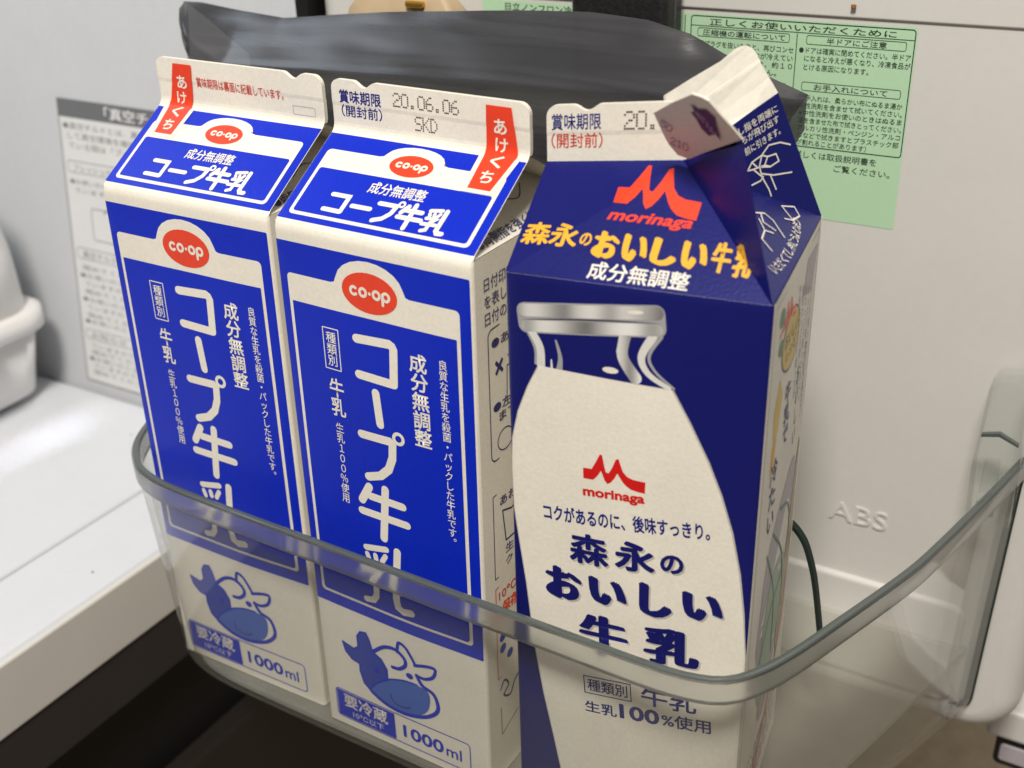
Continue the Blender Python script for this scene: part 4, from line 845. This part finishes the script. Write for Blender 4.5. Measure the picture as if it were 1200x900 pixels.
TOPZ = [(-127, 233), (-118, 233.2), (-100, 231.5), (-76, 229.8), (-50, 232.6), (-28, 234.8), (11, 237.6), (35, 239), (53, 239.6), (74, 238.4), (88, 235.2), (99, 230), (116, 223.5), (126.5, 220)]
def topz(x):
    for (a, za), (b, zb) in zip(TOPZ, TOPZ[1:]):
        if x <= b: return za+(zb-za)*max(0, (x-a))/(b-a)
    return TOPZ[-1][1]
XS = [-127+253.5*i/110 for i in range(111)]
def crease(x): return 214.6+(x+96)*.032
rows = []
def lft(x): return max(0, min(1, (x+127)/32))
def wr(x, z): return 0.5*math.sin(x*.11+z*.23)*math.sin(x*.057+1.3)+.3*math.sin(x*.031+z*.55+2*math.sin(x*.05))
for r in range(26):
    row = []
    for x in XS:
        zt, zc = topz(x), min(crease(x), topz(x)-1.5)
        lf = lft(x)
        if x < -95: zc = zt-(zt-214.6)*lf-.6
        end = max(0, min(1, (126.5-x)/14, (x+127)/14))**.6
        if r <= 8:
            t = r/8; z = zt+(zc-zt)*t; y = 101-(101-86)*(t**.85)*end+1.6*math.sin(math.pi*t)*end+wr(x, z)*.6*end
        else:
            t = (r-8)/17; z = zc+(1-zc)*t*(lf if x < -95 else 1)
            y = 86+(15*(1-end))-3.0*math.sin(math.pi*min(1, t*2.2))*end*.3+wr(x, z)*end
            if x < -95: y = 86+15*(1-end)+.4+ (1-lf)*2
            if r in (9, 10): z = zc-(2.0 if r == 9 else 4.2); y = 86+15*(1-end)-(1.3 if r == 9 else 0)*end
            if r in (11, 12): z = zc-(7.0 if r == 11 else 9.5); y = 86+15*(1-end)-(1.1 if r == 11 else 0)*end
        if x > 60 and z < 205: x = 60+(x-60)*(.55+.45*max(0, (z-185)/20))
        row.append((x-10, y-95, max(z, .8)))
    rows.append(row)
n = len(XS); vs = [(a*.001, b*.001, c*.001) for row in rows for a, b, c in row]
fs = [(j*n+i, (j+1)*n+i, (j+1)*n+i+1, j*n+i+1) for j in range(25) for i in range(n-1)]
pydata('front_film', vs, fs, BAGM, bag, smooth=True)
vs2 = [(((x if x < 60 or z > 190 else 60+(x-60)*.5)-10)*.001, (102.2-95+wr(x, z)*.5)*.001, z*.001) for z_ in (0, 1, 2, 3, 4) for x in XS for z in ((topz(x)-.3)*(1-z_/4)+.8*(z_/4) if x > -95 else topz(x)-.3-(topz(x)-214)*lft(x)*z_/4,)]
pydata('back_film', vs2, [(j*n+i, j*n+i+1, (j+1)*n+i+1, (j+1)*n+i) for j in range(4) for i in range(n-1)], BAGM, bag, smooth=True)
# beige pouch
PCH = mat('beige_kraft_pouch', (0.46, 0.35, 0.22), rough=.5, var=.12, bump=.3, bscale=90)
po = empty('food_pouch', (-0.038, 0.128, 0)); tag(po, 'tan food pouch with a gold clip peeking above the grey bag', 'food pouch')
rbox_loft('pouch_body', [(.020, .014, .001, .010), (.024, .016, .02, .010), (.026, .015, .15, .009), (.0265, .009, .222, .005), (.0245, .006, .231, .003), (.019, .004, .2375, .002), (.010, .003, .2405, .002)], PCH, po)
box('gold_clip', .004, .012, -.0075, -.0050, .2330, .2355, mat('gold_clip', (.62, .36, .06), rough=.25, metal=.8), po, bev=.0008)
# black case
BKM = mat('black_woven_case', (0.012, 0.012, 0.013), rough=.45, var=.3, bump=.6, bscale=700)
bc = empty('black_case', (0.047, 0.1415, 0)); tag(bc, 'black textured case against the green sticker', 'case')
rbox_loft('case_body', [(.0175, .007, .001, .003), (.0185, .008, .004, .003), (.0185, .008, .27, .003), (.0175, .007, .274, .003)], BKM, bc)
rbox_loft('case_seam', [(.0187, .0010, .002, .0004), (.0187, .0010, .268, .0004)], mat('black_piping', (.02, .02, .02), rough=.3), bc)

bpy.data.objects.remove(_fo)
